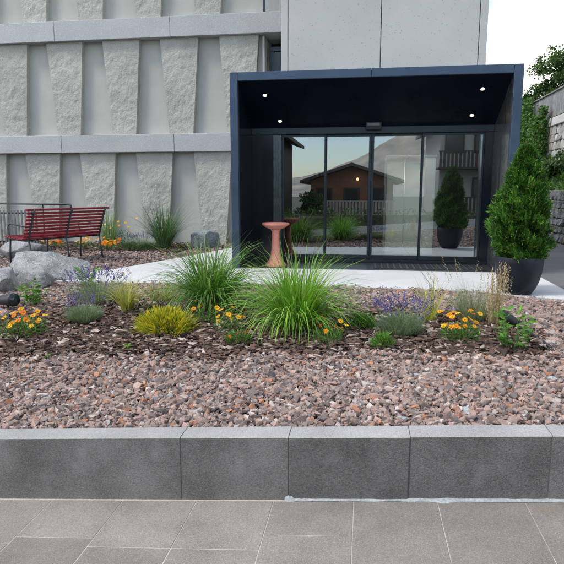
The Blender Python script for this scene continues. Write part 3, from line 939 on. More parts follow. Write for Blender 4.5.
# ------------------------------------------------------------------ terracotta pedestal bowl
ped = empty('pedestal_bowl', (-1.40, 8.90, 0.006), label='salmon terracotta pedestal with shallow round bowl beside the portal', category='pedestal')
if True:
    lathe('pedestal', [(0.165, 0.0), (0.165, 0.03), (0.150, 0.05), (0.120, 0.085), (0.085, 0.16), (0.066, 0.30), (0.058, 0.46), (0.060, 0.55), (0.082, 0.588)], M['terracotta'], ped, n=36)
    lathe('bowl', [(0.080, 0.589), (0.15, 0.612), (0.196, 0.650), (0.202, 0.655), (0.216, 0.657), (0.220, 0.672), (0.216, 0.690), (0.204, 0.692), (0.190, 0.672), (0.10, 0.640), (0.03, 0.632)], M['terracotta'], ped, n=44)

# ------------------------------------------------------------------ planter with thuja
pot = empty('round_planter', (1.72, 6.86, 0.0), label='large dark round planter holding the conical evergreen', category='planter')
lathe('vessel', [(0.165, 0.0), (0.185, 0.006), (0.235, 0.08), (0.275, 0.17), (0.303, 0.28), (0.318, 0.40), (0.322, 0.47), (0.318, 0.478), (0.300, 0.478), (0.294, 0.44), (0.27, 0.42)], M['pot'], pot, n=56)
lathe('potting_soil', [(0.288, 0.40), (0.285, 0.435), (0.15, 0.446), (0.02, 0.45)], M['soil'], pot, n=32)
thu = empty('conical_thuja', (1.72, 6.86, 0.43), label='dense conical green thuja growing in the round planter', category='shrub')
tube('trunk', [(0, 0, 0), (0.005, 0, 0.5), (0.0, 0.005, 1.0), (0, 0, 1.38)], [0.03, 0.022, 0.014, 0.005], M['trunk'], thu)
ms = Mass()
NT = 10500
h = rng.uniform(0, 1, NT) ** 1.25
az = rng.uniform(0, 2 * math.pi, NT)
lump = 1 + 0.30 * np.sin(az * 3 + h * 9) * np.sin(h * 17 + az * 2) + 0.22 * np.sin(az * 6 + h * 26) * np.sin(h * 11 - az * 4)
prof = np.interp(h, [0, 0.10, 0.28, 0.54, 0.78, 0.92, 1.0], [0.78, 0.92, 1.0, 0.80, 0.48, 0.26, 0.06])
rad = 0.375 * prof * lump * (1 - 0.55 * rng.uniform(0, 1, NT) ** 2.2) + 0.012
pz = h * 1.38 + 0.03
pos = np.stack([rad * np.cos(az) + 0.012 * np.sin(pz * 5), rad * np.sin(az), pz], 1)
out = np.stack([np.cos(az), np.sin(az), np.zeros(NT)], 1)
dirs = out * rng.uniform(0.3, 1.1, (NT, 1)) + np.array([0, 0, 1.0]) * rng.uniform(0.25, 1.2, (NT, 1)) + rng.normal(0, 0.3, (NT, 3))
TC = [(0.035, 0.105, 0.016), (0.065, 0.18, 0.022), (0.12, 0.27, 0.035), (0.02, 0.055, 0.016)]
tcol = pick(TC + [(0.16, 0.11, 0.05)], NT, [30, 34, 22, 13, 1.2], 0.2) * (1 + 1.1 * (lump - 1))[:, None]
side = unit(np.cross(unit(dirs), out + rng.normal(0, 0.4, (NT, 3))))
for k, (off, sc) in enumerate(((0.0, 1.0), (0.75, 0.72), (-0.75, 0.72), (0.4, 0.9), (-0.4, 0.9))):
    d2 = unit(dirs) + side * off
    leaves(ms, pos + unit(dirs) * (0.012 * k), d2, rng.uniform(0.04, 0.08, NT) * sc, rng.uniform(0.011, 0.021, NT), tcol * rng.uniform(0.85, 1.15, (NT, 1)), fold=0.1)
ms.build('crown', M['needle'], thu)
for o_ in (pot, thu):
    o_.scale = (0.72, 0.72, 0.89) if o_ is thu else (0.84, 0.84, 0.92)
    o_.location.x += 0.07
thu.location.z = 0.395

# ------------------------------------------------------------------ plants of the bed
def gz(x, y):
    return float(terr(np.array([x]), np.array([y]))[0])

def grass(name, x, y, n, L, w, spread, cols, label, cat='grass', wts=None, droop=(0.6, 2.3), tilt=(0.02, 0.70), rbase=0.09, segs=5, tip=None, group=None, parent=None, z=None):
    zz = gz(x, y) if z is None else z
    o = empty(name, (x, y, zz - 0.01), label=label, category=cat)
    ms = Mass()
    az = rng.uniform(0, 2 * math.pi, n) + 0
    rb = rbase * np.sqrt(rng.uniform(0, 1, n))
    a2 = az + rng.normal(0, 0.9, n)
    base = np.stack([rb * np.cos(a2), rb * np.sin(a2), np.zeros(n)], 1)
    u = rng.uniform(0, 1, n)
    tl_ = tilt[0] + (tilt[1] - tilt[0]) * u ** 0.9 * spread
    dr = rng.uniform(droop[0], droop[1], n) * (0.4 + 0.8 * u)
    ln = rng.uniform(L[0], L[1], n)
    ribbons(ms, base, az, tl_, ln, rng.uniform(w[0], w[1], n), dr, pick(cols, n, wts, 0.18), segs, tip)
    ms.build('blades', M['leaf'], o)
    return o

GREEN = [(0.12, 0.30, 0.03), (0.19, 0.42, 0.045), (0.27, 0.52, 0.07), (0.08, 0.20, 0.03), (0.36, 0.54, 0.16)]
gA = grass('fountain_grass', -1.57, 5.62, 900, (0.45, 0.92), (0.008, 0.016), 1.2, [(0.085, 0.22, 0.04), (0.13, 0.30, 0.05), (0.18, 0.36, 0.07), (0.06, 0.15, 0.03), (0.26, 0.38, 0.14)], 'large arching green grass clump left of the pedestal, farther from the kerb', wts=[25, 30, 20, 15, 10], rbase=0.13)
gB = grass('fountain_grass', -0.58, 4.84, 950, (0.42, 0.90), (0.007, 0.014), 1.22, GREEN, 'bright green arching grass clump in front of the pedestal, nearest the kerb', wts=[22, 32, 24, 12, 10], rbase=0.12)
for g_, n_ in ((gA, 26), (gB, 30)):
    ms = Mass()
    az = rng.uniform(0, 2 * math.pi, n_)
    base = np.zeros((n_, 3)) + rng.normal(0, 0.05, (n_, 3)) * [1, 1, 0]
    tip = ribbons(ms, base, az, rng.uniform(0.1, 0.5, n_), rng.uniform(0.8, 1.0, n_), np.full(n_, 0.003), rng.uniform(0.3, 0.9, n_), pick([(0.30, 0.30, 0.14), (0.25, 0.22, 0.12)], n_), 6)
    g_['group'] = 'arching green grass clumps'
    ms.build('seed_stalks', M['straw'], g_)
    dm = Mass()
    k_ = 150
    az = rng.uniform(0, 2 * math.pi, k_)
    base = np.stack([0.14 * np.cos(az), 0.14 * np.sin(az), np.zeros(k_)], 1) * rng.uniform(0.3, 1, (k_, 1))
    ribbons(dm, base, az + rng.normal(0, 0.6, k_), rng.uniform(0.5, 1.25, k_), rng.uniform(0.15, 0.42, k_), rng.uniform(0.004, 0.009, k_), rng.uniform(0.3, 1.6, k_), pick([(0.42, 0.34, 0.17), (0.30, 0.22, 0.11), (0.36, 0.36, 0.12)], k_), 4)
    dm.build('dead_blades', M['straw'], g_)
grass('variegated_grass', -2.42, 5.43, 150, (0.26, 0.46), (0.006, 0.012), 0.9, [(0.42, 0.44, 0.10), (0.52, 0.50, 0.18), (0.28, 0.34, 0.07), (0.36, 0.36, 0.08)], 'small yellow green striped grass between lavender and golden shrub', rbase=0.05, droop=(0.3, 1.2))
grass('variegated_grass', -2.20, 5.90, 130, (0.20, 0.38), (0.004, 0.009), 1.1, [(0.34, 0.36, 0.12), (0.44, 0.40, 0.17), (0.24, 0.28, 0.07)], 'low pale straw green grass left of the far grass clump', rbase=0.12)
grass('variegated_grass', 0.62, 5.25, 60, (0.30, 0.52), (0.006, 0.011), 1.1, [(0.42, 0.46, 0.08), (0.52, 0.52, 0.14), (0.30, 0.36, 0.06)], 'sparse yellow green grass behind the right lavender', rbase=0.05, droop=(0.3, 1.2))

# golden dwarf conifer
def cushion(name, x, y, rx, ry, hz, n, cols, label, cat, ll=(0.04, 0.09), lw=(0.004, 0.009), mat='leaf', upw=0.9, z=None, wts=None, droop=0.2, sub='foliage', o=None):
    zz = gz(x, y) if z is None else z
    if o is None:
        o = empty(name, (x, y, zz - 0.005), label=label, category=cat)
    ms = Mass()
    a = rng.uniform(0, 2 * math.pi, n)
    ph = np.arccos(rng.uniform(0.0, 1.0, n))
    rr = rng.uniform(0.55, 1.0, n) * (1 + 0.14 * np.sin(a * 5 + ph * 4) + 0.1 * np.sin(a * 9 + ph * 7))
    d = np.stack([np.cos(a) * np.sin(ph), np.sin(a) * np.sin(ph), np.cos(ph)], 1)
    p = d * rr[:, None] * np.array([rx, ry, hz]) * 0.85
    p[:, 2] = np.maximum(p[:, 2], 0.0)
    dd = d + np.array([0, 0, upw]) * rng.uniform(0.4, 1.2, (n, 1)) + rng.normal(0, 0.3, (n, 3))
    leaves(ms, p, dd, rng.uniform(ll[0], ll[1], n), rng.uniform(lw[0], lw[1], n), pick(cols, n, wts, 0.2), fold=0.2)
    # a few woody stems hold it up
    k = 14
    a = rng.uniform(0, 6.28, k)
    ribbons(ms, np.zeros((k, 3)), a, rng.uniform(0.1, 1.1, k), np.full(k, hz * 0.9), np.full(k, 0.006), np.full(k, 0.2), pick([(0.10, 0.07, 0.04)], k), 3)
    ms.build(sub, M[mat], o)
    return o

cushion('golden_conifer', -1.75, 4.75, 0.30, 0.24, 0.20, 2600, [(0.52, 0.48, 0.03), (0.68, 0.60, 0.05), (0.34, 0.40, 0.04), (0.13, 0.22, 0.03)], 'low golden yellow feathery conifer near the front of the bed', 'shrub', ll=(0.035, 0.09), lw=(0.006, 0.012), upw=0.45, wts=[30, 28, 22, 20])

def lavender(name, x, y, rx, hz, n, nsp, lsp, label, spread=1.0, dx=0.0, cols=((0.21, 0.30, 0.19), (0.29, 0.38, 0.27), (0.14, 0.22, 0.13)), clip=None):
    o = empty(name, (x, y, gz(x, y) - 0.005), label=label, category='lavender', group='lavender plants')
    ms = Mass()
    a = rng.uniform(0, 2 * math.pi, n)
    u = np.sqrt(rng.uniform(0, 1, n))
    base = np.stack([u * rx * 0.55 * np.cos(a), u * rx * 0.55 * np.sin(a), np.zeros(n)], 1)
    ribbons(ms, base, a, 0.05 + 0.75 * u, hz * rng.uniform(0.55, 1.1, n), rng.uniform(0.003, 0.006, n), rng.uniform(-0.2, 0.4, n), pick(cols, n), 3)
    m2 = n
    leaves(ms, base + np.stack([np.cos(a) * u * rx * 0.3, np.sin(a) * u * rx * 0.3, rng.uniform(0.1, 0.85, n) * hz], 1), np.stack([np.cos(a), np.sin(a), np.full(n, 1.1)], 1) + rng.normal(0, 0.5, (n, 3)), rng.uniform(0.025, 0.05, n), rng.uniform(0.003, 0.006, n), pick(cols, n))
    ms.build('foliage', M['leaf'], o)
    st = Mass()
    a = rng.uniform(0, 2 * math.pi, nsp)
    u = np.sqrt(rng.uniform(0, 1, nsp))
    base = np.stack([u * rx * 0.5 * np.cos(a) + dx, u * rx * 0.5 * np.sin(a), np.full(nsp, hz * 0.5)], 1)
    tilt = (0.05 + 0.62 * u) * spread
    tip = ribbons(st, base, a, tilt, lsp * rng.uniform(0.65, 1.1, nsp), np.full(nsp, 0.0028), rng.uniform(-0.1, 0.4, nsp), pick([(0.16, 0.24, 0.12)], nsp), 4)
    st.build('stems', M['leaf'], o)
    fl = Mass()
    LC = [(0.15, 0.11, 0.36), (0.21, 0.16, 0.46), (0.10, 0.07, 0.23), (0.28, 0.23, 0.52)]
    tdir = unit(np.stack([np.cos(a) * np.sin(tilt), np.sin(a) * np.sin(tilt), np.cos(tilt)], 1) + rng.normal(0, 0.12, (nsp, 3)))
    for k in range(9):
        q = tip - tdir * (0.046 * (1 - k / 8)) + rng.normal(0, 0.0028, (nsp, 3))
        keep = rng.uniform(0, 1, nsp) < 0.88
        m = int(keep.sum())
        buds(fl, q[keep], tdir[keep] + rng.normal(0, 0.7, (m, 3)), rng.uniform(0.010, 0.017, m), rng.uniform(0.007, 0.011, m), pick(LC, m, [35, 30, 20, 15]))
    fl.build('flower_spikes', M['petal'], o, kind='stuff')
    return o

lavender('lavender', -2.69, 5.05, 0.21, 0.15, 900, 46, 0.21, 'grey green lavender cushion with few blooms left of the golden shrub', spread=0.7)
lavender('lavender', -2.95, 5.85, 0.42, 0.20, 800, 150, 0.27, 'tall purple lavender in front of the boulders and pale path', spread=1.0)
lavender('lavender', 0.31, 4.68, 0.23, 0.18, 950, 95, 0.25, 'purple lavender cushion on the right before the path', spread=1.0)

def marigold(name, x, y, rx, hz, nl, nf, fr, cols, label, ncl=0, wil=0, leafcol=((0.05, 0.13, 0.025), (0.08, 0.20, 0.035), (0.12, 0.26, 0.05)), z=None, sq=1.0):
    zz = gz(x, y) if z is None else z
    o = empty(name, (x, y, zz - 0.005), label=label, category='flower', group='orange and yellow bedding flowers')
    ms = Mass()
    a = rng.uniform(0, 2 * math.pi, nl)
    u = np.sqrt(rng.uniform(0, 1, nl))
    p = np.stack([u * rx * np.cos(a), u * rx * np.sin(a) * sq, rng.uniform(0.02, 0.75, nl) * hz * (1 - 0.4 * u)], 1)
    d = np.stack([np.cos(a), np.sin(a), rng.uniform(0.1, 1.4, nl)], 1) + rng.normal(0, 0.4, (nl, 3))
    leaves(ms, p, d, rng.uniform(0.025, 0.06, nl), rng.uniform(0.006, 0.014, nl), pick(leafcol, nl))
    m = nf + wil
    a = rng.uniform(0, 2 * math.pi, m)
    u = np.sqrt(rng.uniform(0.02, 1, m))
    base = np.stack([u * rx * 0.5 * np.cos(a), u * rx * 0.5 * np.sin(a) * sq, np.zeros(m)], 1)
    tip = ribbons(ms, base, a, 0.08 + 0.4 * u, hz * rng.uniform(0.5, 1.2, m), np.full(m, 0.0035), rng.uniform(0, 0.3, m), pick(leafcol, m), 4)
    ms.build('foliage', M['leaf'], o)
    fl = Mass()
    nr = np.stack([np.cos(a) * 0.4, np.sin(a) * 0.4 - 0.45, np.ones(m)], 1) + rng.normal(0, 0.25, (m, 3))
    for k in range(nf):
        fl = Mass()
        flowers(fl, tip[k:k + 1], nr[k:k + 1], [fr * rng.uniform(0.8, 1.15)], pick(cols, 1), petals=9)
        fl.build('flower', M['petal'], o)
    if wil:
        fl = Mass()
        buds(fl, tip[nf:], nr[nf:] + [0, 0, 1], rng.uniform(0.018, 0.032, wil), rng.uniform(0.012, 0.02, wil), pick([(0.48, 0.14, 0.02), (0.35, 0.12, 0.03), (0.55, 0.22, 0.03)], wil))
        fl.build('buds', M['petal'], o, kind='stuff')
    return o

YEL = [(0.80, 0.42, 0.012), (0.85, 0.52, 0.02), (0.78, 0.30, 0.01)]
ORA = [(0.80, 0.22, 0.012), (0.72, 0.16, 0.01), (0.82, 0.34, 0.015)]
marigold('bedding_flower', -3.07, 4.60, 0.22, 0.22, 520, 26, 0.028, YEL + YEL + ORA[:1], 'orange yellow flowers at the left edge, in front of the spotlight', wil=12)
marigold('bedding_flower', -1.45, 5.02, 0.11, 0.22, 160, 4, 0.026, YEL, 'sparse yellow flowers at the foot of the far grass clump', wil=8)
marigold('bedding_flower', -1.17, 4.76, 0.12, 0.19, 200, 12, 0.025, YEL, 'clustered golden yellow flowers between the two grass clumps', wil=3)
marigold('bedding_flower', -1.00, 4.40, 0.10, 0.13, 240, 1, 0.022, ORA, 'small orange budded plant left of the bright grass, nearest the kerb', wil=9)
marigold('bedding_flower', -0.27, 4.38, 0.11, 0.17, 300, 4, 0.028, YEL, 'small plant of orange buds at the right foot of the bright grass', wil=14)
marigold('bedding_flower', 0.76, 4.44, 0.14, 0.21, 400, 24, 0.026, YEL, 'golden yellow flowers right of the right lavender', wil=4)

def leafy(name, x, y, r, hz, nst, nlf, ll, lw, cols, label, cat='plant', z=None, group=None):
    zz = gz(x, y) if z is None else z
    o = empty(name, (x, y, zz - 0.005), label=label, category=cat)
    ms = Mass()
    a = rng.uniform(0, 2 * math.pi, nst)
    tilt = rng.uniform(0.05, 0.65, nst)
    ln = hz * rng.uniform(0.6, 1.1, nst)
    base = np.stack([np.cos(a) * r * 0.12, np.sin(a) * r * 0.12, np.zeros(nst)], 1)
    ribbons(ms, base, a, tilt, ln, np.full(nst, 0.005), np.full(nst, 0.15), pick([(0.10, 0.16, 0.05)], nst), 3)
    t = np.repeat(np.linspace(0.15, 1.0, nlf)[None, :], nst, 0)
    A = a[:, None] + rng.uniform(-2.2, 2.2, (nst, nlf))
    ax = np.sin(tilt)[:, None] * ln[:, None] * t
    P = np.stack([base[:, 0:1] + np.cos(a)[:, None] * ax, base[:, 1:2] + np.sin(a)[:, None] * ax, np.cos(tilt)[:, None] * ln[:, None] * t], -1).reshape(-1, 3)
    D = np.stack([np.cos(A), np.sin(A), rng.uniform(-0.1, 0.7, A.shape)], -1).reshape(-1, 3)
    m = len(P)
    leaves(ms, P, D, rng.uniform(ll[0], ll[1], m), rng.uniform(lw[0], lw[1], m), pick(cols, m), fold=0.35)
    ms.build('foliage', M['leaf'], o)
    return o

LG = [(0.10, 0.28, 0.035), (0.15, 0.36, 0.05), (0.07, 0.19, 0.03)]
leafy('leafy_plant', -3.55, 5.58, 0.16, 0.26, 14, 9, (0.05, 0.10), (0.018, 0.035), LG, 'bright green leafy plant in front of the boulders at left')
leafy('leafy_plant', -3.42, 6.55, 0.16, 0.24, 9, 7, (0.06, 0.12), (0.025, 0.045), [(0.16, 0.42, 0.04), (0.22, 0.50, 0.06), (0.12, 0.30, 0.04)], 'light green broad leaved plant beside the lavender near the path end')
leafy('leafy_plant', 1.06, 4.14, 0.20, 0.27, 13, 9, (0.045, 0.09), (0.018, 0.034), LG, 'green leafy plant at the right front of the bed')
cushion('leafy_plant', 0.0, 4.86, 0.15, 0.12, 0.14, 520, [(0.08, 0.22, 0.03), (0.13, 0.30, 0.05), (0.06, 0.15, 0.03)], 'low mid green plant just left of the right lavender', 'plant', ll=(0.03, 0.06), lw=(0.006, 0.014))
cushion('leafy_plant', 0.16, 4.24, 0.10, 0.09, 0.12, 380, [(0.10, 0.28, 0.03), (0.16, 0.36, 0.05), (0.07, 0.18, 0.03)], 'small bright green plant in front of the right lavender', 'plant', ll=(0.025, 0.05), lw=(0.006, 0.012))
leafy('seedling', -1.90, 4.21, 0.05, 0.06, 4, 4, (0.03, 0.05), (0.008, 0.014), [(0.20, 0.44, 0.06)], 'tiny lone green seedling in the mulch below the golden shrub', cat='seedling')
leafy('seedling', -2.47, 4.02, 0.04, 0.04, 3, 4, (0.025, 0.04), (0.008, 0.012), [(0.20, 0.40, 0.06)], 'tiny green weed at the mulch edge below the left lavender', cat='seedling')

# blue fescue with straw plumes
fe = grass('blue_fescue', 1.00, 5.28, 620, (0.20, 0.40), (0.0025, 0.0045), 1.0, [(0.24, 0.31, 0.22), (0.31, 0.37, 0.27), (0.19, 0.26, 0.16), (0.40, 0.40, 0.26)], 'blue grey tufted fescue with straw stalks in front of the planter', rbase=0.12, droop=(0.2, 0.9))
ms = Mass()
n = 64
az = rng.uniform(0, 6.28, n)
base = np.stack([0.17 + rng.normal(0, 0.03, n), -0.18 + rng.normal(0, 0.03, n), np.zeros(n)], 1)
tip = ribbons(ms, base, az, rng.uniform(0.0, 0.16, n), rng.uniform(0.2, 0.56, n), np.full(n, 0.005), rng.uniform(-0.1, 0.2, n), pick([(0.52, 0.42, 0.22), (0.44, 0.36, 0.19)], n), 4)
for k in range(12):
    buds(ms, tip - np.array([0, 0, 0.016 * k]) + rng.normal(0, 0.004, (n, 3)), np.tile([0, 0, 1.0], (n, 1)) + rng.normal(0, 0.35, (n, 3)), rng.uniform(0.018, 0.03, n), np.full(n, 0.007), pick([(0.60, 0.50, 0.32), (0.50, 0.41, 0.25)], n))
ms.build('straw_plumes', M['straw'], fe)
ms = Mass()
n = 17
az = np.concatenate([rng.uniform(2.5, 3.7, 11), rng.uniform(-0.6, 0.6, 6)])
tl_ = np.concatenate([rng.uniform(0.25, 0.8, 11), rng.uniform(0.1, 0.4, 6)])
tip = ribbons(ms, rng.normal(0, 0.05, (n, 3)) * [1, 1, 0], az, tl_, rng.uniform(0.42, 0.68, n), np.full(n, 0.003), rng.uniform(-0.2, 0.3, n), pick([(0.46, 0.36, 0.2)], n), 5)
dv = np.stack([np.cos(az) * np.sin(tl_), np.sin(az) * np.sin(tl_), np.cos(tl_)], 1)
for k in range(9):
    buds(ms, tip - dv * 0.014 * k + rng.normal(0, 0.003, (n, 3)), dv + rng.normal(0, 0.3, (n, 3)), rng.uniform(0.014, 0.024, n), np.full(n, 0.005), pick([(0.52, 0.40, 0.23)], n))
ms.build('seed_stalks', M['straw'], fe)

# ------------------------------------------------------------------ border along the wing
grass('ornamental_grass', -4.20, 11.45, 420, (0.6, 1.15), (0.008, 0.016), 0.8, [(0.055, 0.13, 0.055), (0.085, 0.18, 0.075), (0.12, 0.23, 0.10), (0.16, 0.24, 0.12)], 'tall dark green spiky grass tuft against the wing wall', rbase=0.12, droop=(0.1, 0.8))
grass('ornamental_grass', -5.70, 12.0, 120, (0.5, 1.0), (0.008, 0.014), 0.5, [(0.14, 0.26, 0.07), (0.20, 0.32, 0.10)], 'upright light green grass behind the right end of the bench', rbase=0.15, droop=(0.0, 0.5))
b1 = marigold('bedding_flower', -5.22, 11.75, 0.27, 0.55, 900, 12, 0.034, YEL, 'bushy dark green plant dotted yellow, between bench and spiky grass', leafcol=((0.03, 0.08, 0.025), (0.05, 0.13, 0.035), (0.08, 0.18, 0.05)))
marigold('bedding_flower', -5.25, 11.05, 0.24, 0.22, 320, 30, 0.042, ORA, 'bright orange flowers by the right end leg of the bench')
marigold('bedding_flower', -6.02, 11.5, 0.20, 0.2, 260, 14, 0.036, YEL, 'yellow flowers seen under the right half of the bench')
marigold('bedding_flower', -6.68, 11.45, 0.30, 0.16, 300, 24, 0.036, ORA, 'orange flowers seen under the middle of the bench')
cushion('leafy_plant', -4.76, 10.98, 0.19, 0.16, 0.19, 700, [(0.09, 0.15, 0.07), (0.12, 0.19, 0.09), (0.06, 0.11, 0.05)], 'grey green cushion plant beside the orange flowers at the wall border', 'plant', ll=(0.03, 0.07), lw=(0.006, 0.012))
cushion('leafy_plant', -4.42, 11.15, 0.30, 0.16, 0.14, 800, [(0.055, 0.12, 0.045), (0.08, 0.16, 0.06), (0.04, 0.085, 0.035)], 'flat dark green cushion below the spiky grass tuft', 'plant', ll=(0.03, 0.07), lw=(0.006, 0.012))
lavender('lavender', -4.72, 11.55, 0.42, 0.22, 500, 70, 0.24, 'hazy blue lavender row at the wall behind the cushions')

# ------------------------------------------------------------------ boulders
def boulder(name, x, y, sx, sy, sz, seed, mat, label, rz=0.0, sink=0.25, planes=15):
    r = np.random.default_rng(seed)
    bm = bmesh.new()
    bmesh.ops.create_icosphere(bm, subdivisions=5, radius=1.0)
    N = unit(r.normal(0, 1, (planes, 3)))
    D = r.uniform(0.52, 0.86, planes)
    for v in bm.verts:
        p = np.array(v.co[:])
        p = p / (np.sum(np.abs(p) ** 4) ** 0.25) * 0.92
        for n_, d_ in zip(N, D):
            t = p @ n_ - d_
            if t > 0:
                p = p - n_ * t * 0.94
        q = Vector(p)
        f = mnoise.fractal(q * 2.2 + Vector((seed, 0, 0)), 0.9, 2.0, 6)
        q = q * (1 + 0.055 * f + 0.02 * mnoise.noise(q * 14))
        v.co = (q.x * sx, q.y * sy, max(q.z, -0.6) * sz)
    o = bm_obj(name, bm, mat, None, smooth=True, label=label, category='boulder', group='boulders')
    o.data.set_sharp_from_angle(angle=R(50))
    o.location = (x, y, gz(x, y) + sz * (0.55 - sink))
    o.rotation_euler = (0, 0, rz)
    return o
boulder('boulder', -4.40, 7.2, 0.64, 0.40, 0.30, 83, M['boulder'], 'largest pale grey boulder under the right half of the bench', rz=0.15, sink=0.25)
boulder('boulder', -4.14, 6.60, 0.34, 0.20, 0.20, 23, M['boulder'], 'wedge shaped boulder leaning in front of the largest one', rz=-0.2, sink=0.2)
boulder('boulder', -4.42, 6.20, 0.34, 0.25, 0.22, 35, M['boulder'], 'rounded boulder at the left edge behind the spotlight', rz=0.4, sink=0.15)
boulder('boulder', -6.25, 9.55, 0.56, 0.34, 0.26, 47, M['boulder'], 'long flat boulder behind, beneath the seat of the bench', rz=0.1, sink=0.2)
boulder('boulder', -3.42, 11.85, 0.33, 0.26, 0.30, 62, M['bluestone'], 'lone rough blue grey boulder by the wall near the portal', rz=0.1, sink=0.25, planes=5)
boulder('boulder', -3.62, 5.06, 0.13, 0.09, 0.085, 71, M['boulder'], 'small stone at the left edge beneath the spotlight', rz=0.1, sink=0.2)

# ------------------------------------------------------------------ ground spotlights and strip
def spot(name, x, y, rz, tilt, s, label):
    o = empty(name, (x, y, gz(x, y)), rz=rz, label=label, category='spotlight')
    tube('stake', [(0, 0, -0.05), (0, 0, 0.05)], 0.012 * s, M['black'], o)
    ca, sa = math.cos(tilt), math.sin(tilt)
    c = Vector((0, 0, 0.085 * s))
    ax = Vector((ca, 0, sa))
    pr = [(-0.105, 0.030), (-0.10, 0.045), (0.05, 0.048), (0.055, 0.058), (0.10, 0.060)]
    pts = [c + ax * a * s for a, _ in pr]
    tube('housing', pts, [r * s for _, r in pr], M['black'], o, n=24)
    tube('lens', [c + ax * 0.1005 * s, c + ax * 0.103 * s], 0.052 * s, M['winglass'], o, n=24)
    return o
spot('garden_spotlight', -3.72, 5.38, -0.35, 0.12, 1.15, 'black cylindrical garden spotlight at the left edge among the plants')
spot('garden_spotlight', 1.25, 4.96, 2.4, 0.35, 0.8, 'small dark spotlight beside the leafy plant on the right')
V, F = tube_geo([(1.30, 4.95, 0.05), (1.33, 4.75, 0.052), (1.345, 4.45, 0.062), (1.33, 4.12, 0.082)], 0.012, 8)
mesh_obj('black_hose', V, F, M['black'], None, smooth=True, label='short black irrigation hose on gravel at right', category='hose')

# ------------------------------------------------------------------ red bench
bn = empty('park_bench', (-5.08, 9.0, 0.0), rz=R(66), label='red slatted bench with dark iron frame, seen from behind', category='bench')
# local: x along the bench, +y is the side one sits towards
BL = 1.54
for i in range(9):
    t = i / 8
    yb = -0.02 - 0.17 * t
    zb = 0.47 + 0.43 * t
    if i == 8:
        box('back_slat', -BL / 2 - 0.03, BL / 2 + 0.05, yb - 0.035, yb + 0.035, zb - 0.016, zb + 0.018, M['red'], bn, bevel=0.006, seg=2)
        continue
    s_ = box('back_slat', -BL / 2, BL / 2, -0.011, 0.011, -0.019, 0.019, M['red'], bn, bevel=0.005, seg=2)
    s_.location = (0, yb, zb)
    s_.rotation_euler = (R(20), 0, 0)
for i in range(8):
    y_ = 0.03 + i * 0.064
    s_ = box('seat_slat', -BL / 2, BL / 2, -0.024, 0.024, -0.011, 0.011, M['red'], bn, bevel=0.005, seg=2)
    s_.location = (0, y_, 0.432 + 0.03 * (i / 7) ** 2)
for fx_ in (-0.68, 0.02, 0.72):
    tube('frame', [(fx_, -0.245, 0.90), (fx_, -0.20, 0.84), (fx_, -0.045, 0.46), (fx_, -0.03, 0.412), (fx_, 0.10, 0.405), (fx_, 0.5, 0.425)], 0.016, M['iron'], bn)
    tube('leg', [(fx_, -0.03, 0.41), (fx_, -0.07, 0.2), (fx_, -0.10, 0.0)], 0.016, M['iron'], bn)
    tube('leg', [(fx_, 0.47, 0.415), (fx_, 0.50, 0.2), (fx_, 0.51, 0.0)], 0.016, M['iron'], bn)
for fx_ in (-0.68, 0.72):
    tube('armrest', [(fx_, 0.47, 0.42), (fx_, 0.52, 0.56), (fx_, 0.50, 0.645), (fx_, 0.43, 0.67), (fx_, 0.2, 0.645), (fx_, -0.11, 0.62)], 0.014, M['iron'], bn)
tube('brace', [(-0.68, 0.1, 0.40), (0.72, 0.1, 0.40)], 0.012, M['iron'], bn)

# ------------------------------------------------------------------ railings at the far left
rl = empty('bar_railing', (-8.5, 11.3, 0), label='low grey bar railing behind the left end of the bench', category='railing')
rl.location = (0, 0, 0)
tube('rail', [(-11.5, 11.3, 0.735), (-7.0, 11.3, 0.735)], 0.016, M['iron'], rl)
tube('rail', [(-11.5, 11.3, 0.12), (-7.0, 11.3, 0.12)], 0.014, M['iron'], rl)
bme = None
for i in range(54):
    x_ = -7.06 - i * 0.083
    if bme is None:
        ob = box('bar', -0.019, 0.019, -0.006, 0.006, 0.03, 0.80, M['galv'], rl, bevel=0.003)
        bme = ob.data
        ob.location = (x_, 11.28, 0)
    else:
        data_obj('bar', bme, rl, (x_, 11.28, 0))
for x_ in (-7.0, -8.5, -10.0, -11.5):
    box('post', x_ - 0.02, x_ + 0.02, 11.285, 11.325, -0.05, 0.76, M['galv'], rl, bevel=0.003)
hr = empty('handrail', (-8, 11.9, 0), label='thin dark handrail running above and behind the bar railing', category='railing')
hr.location = (0, 0, 0)
tube('rail', [(-11.8, 11.9, 0.955), (-6.58, 11.9, 0.915), (-6.50, 11.9, 0.89), (-6.50, 11.9, 0.80)], 0.021, M['iron'], hr)
for x_ in (-7.2, -9.2, -11.2):
    tube('post', [(x_, 11.93, -0.03), (x_, 11.93, 0.92)], 0.016, M['iron'], hr)

# ------------------------------------------------------------------ right background: walls, terrace, fence, trees
dw = empty('dark_stone_wall', (4.6, 14, 0), label='low dark rough stone wall along the side road', category='wall')
dw.location = (0, 0, 0)
box('core', 4.62, 4.95, 8.6, 30, -0.2, 1.17, M['darkwall'], dw, bevel=0.0)
SH = []
for k in range(7):
    r = np.random.default_rng(90 + k)
    bm = bmesh.new()
    bm_box(bm, -0.09, 0.09, -0.5, 0.5, -0.5, 0.5, 0.0)
    bmesh.ops.subdivide_edges(bm, edges=bm.edges, cuts=1, use_grid_fill=True)
    for v in bm.verts:
        l = max(abs(v.co.y), abs(v.co.z))
        if abs(v.co.y) > 0.4 and abs(v.co.z) > 0.4:
            v.co.y *= 0.86
            v.co.z *= 0.86
        v.co += Vector(r.normal(0, 0.035, 3) * [0.5, 1, 1])
    me = bpy.data.meshes.new('wall_stone')
    bm.to_mesh(me)
    bm.free()
    me.materials.append(M['darkwall'])
    SH.append(me)
cnt = 0
zc = 0.0
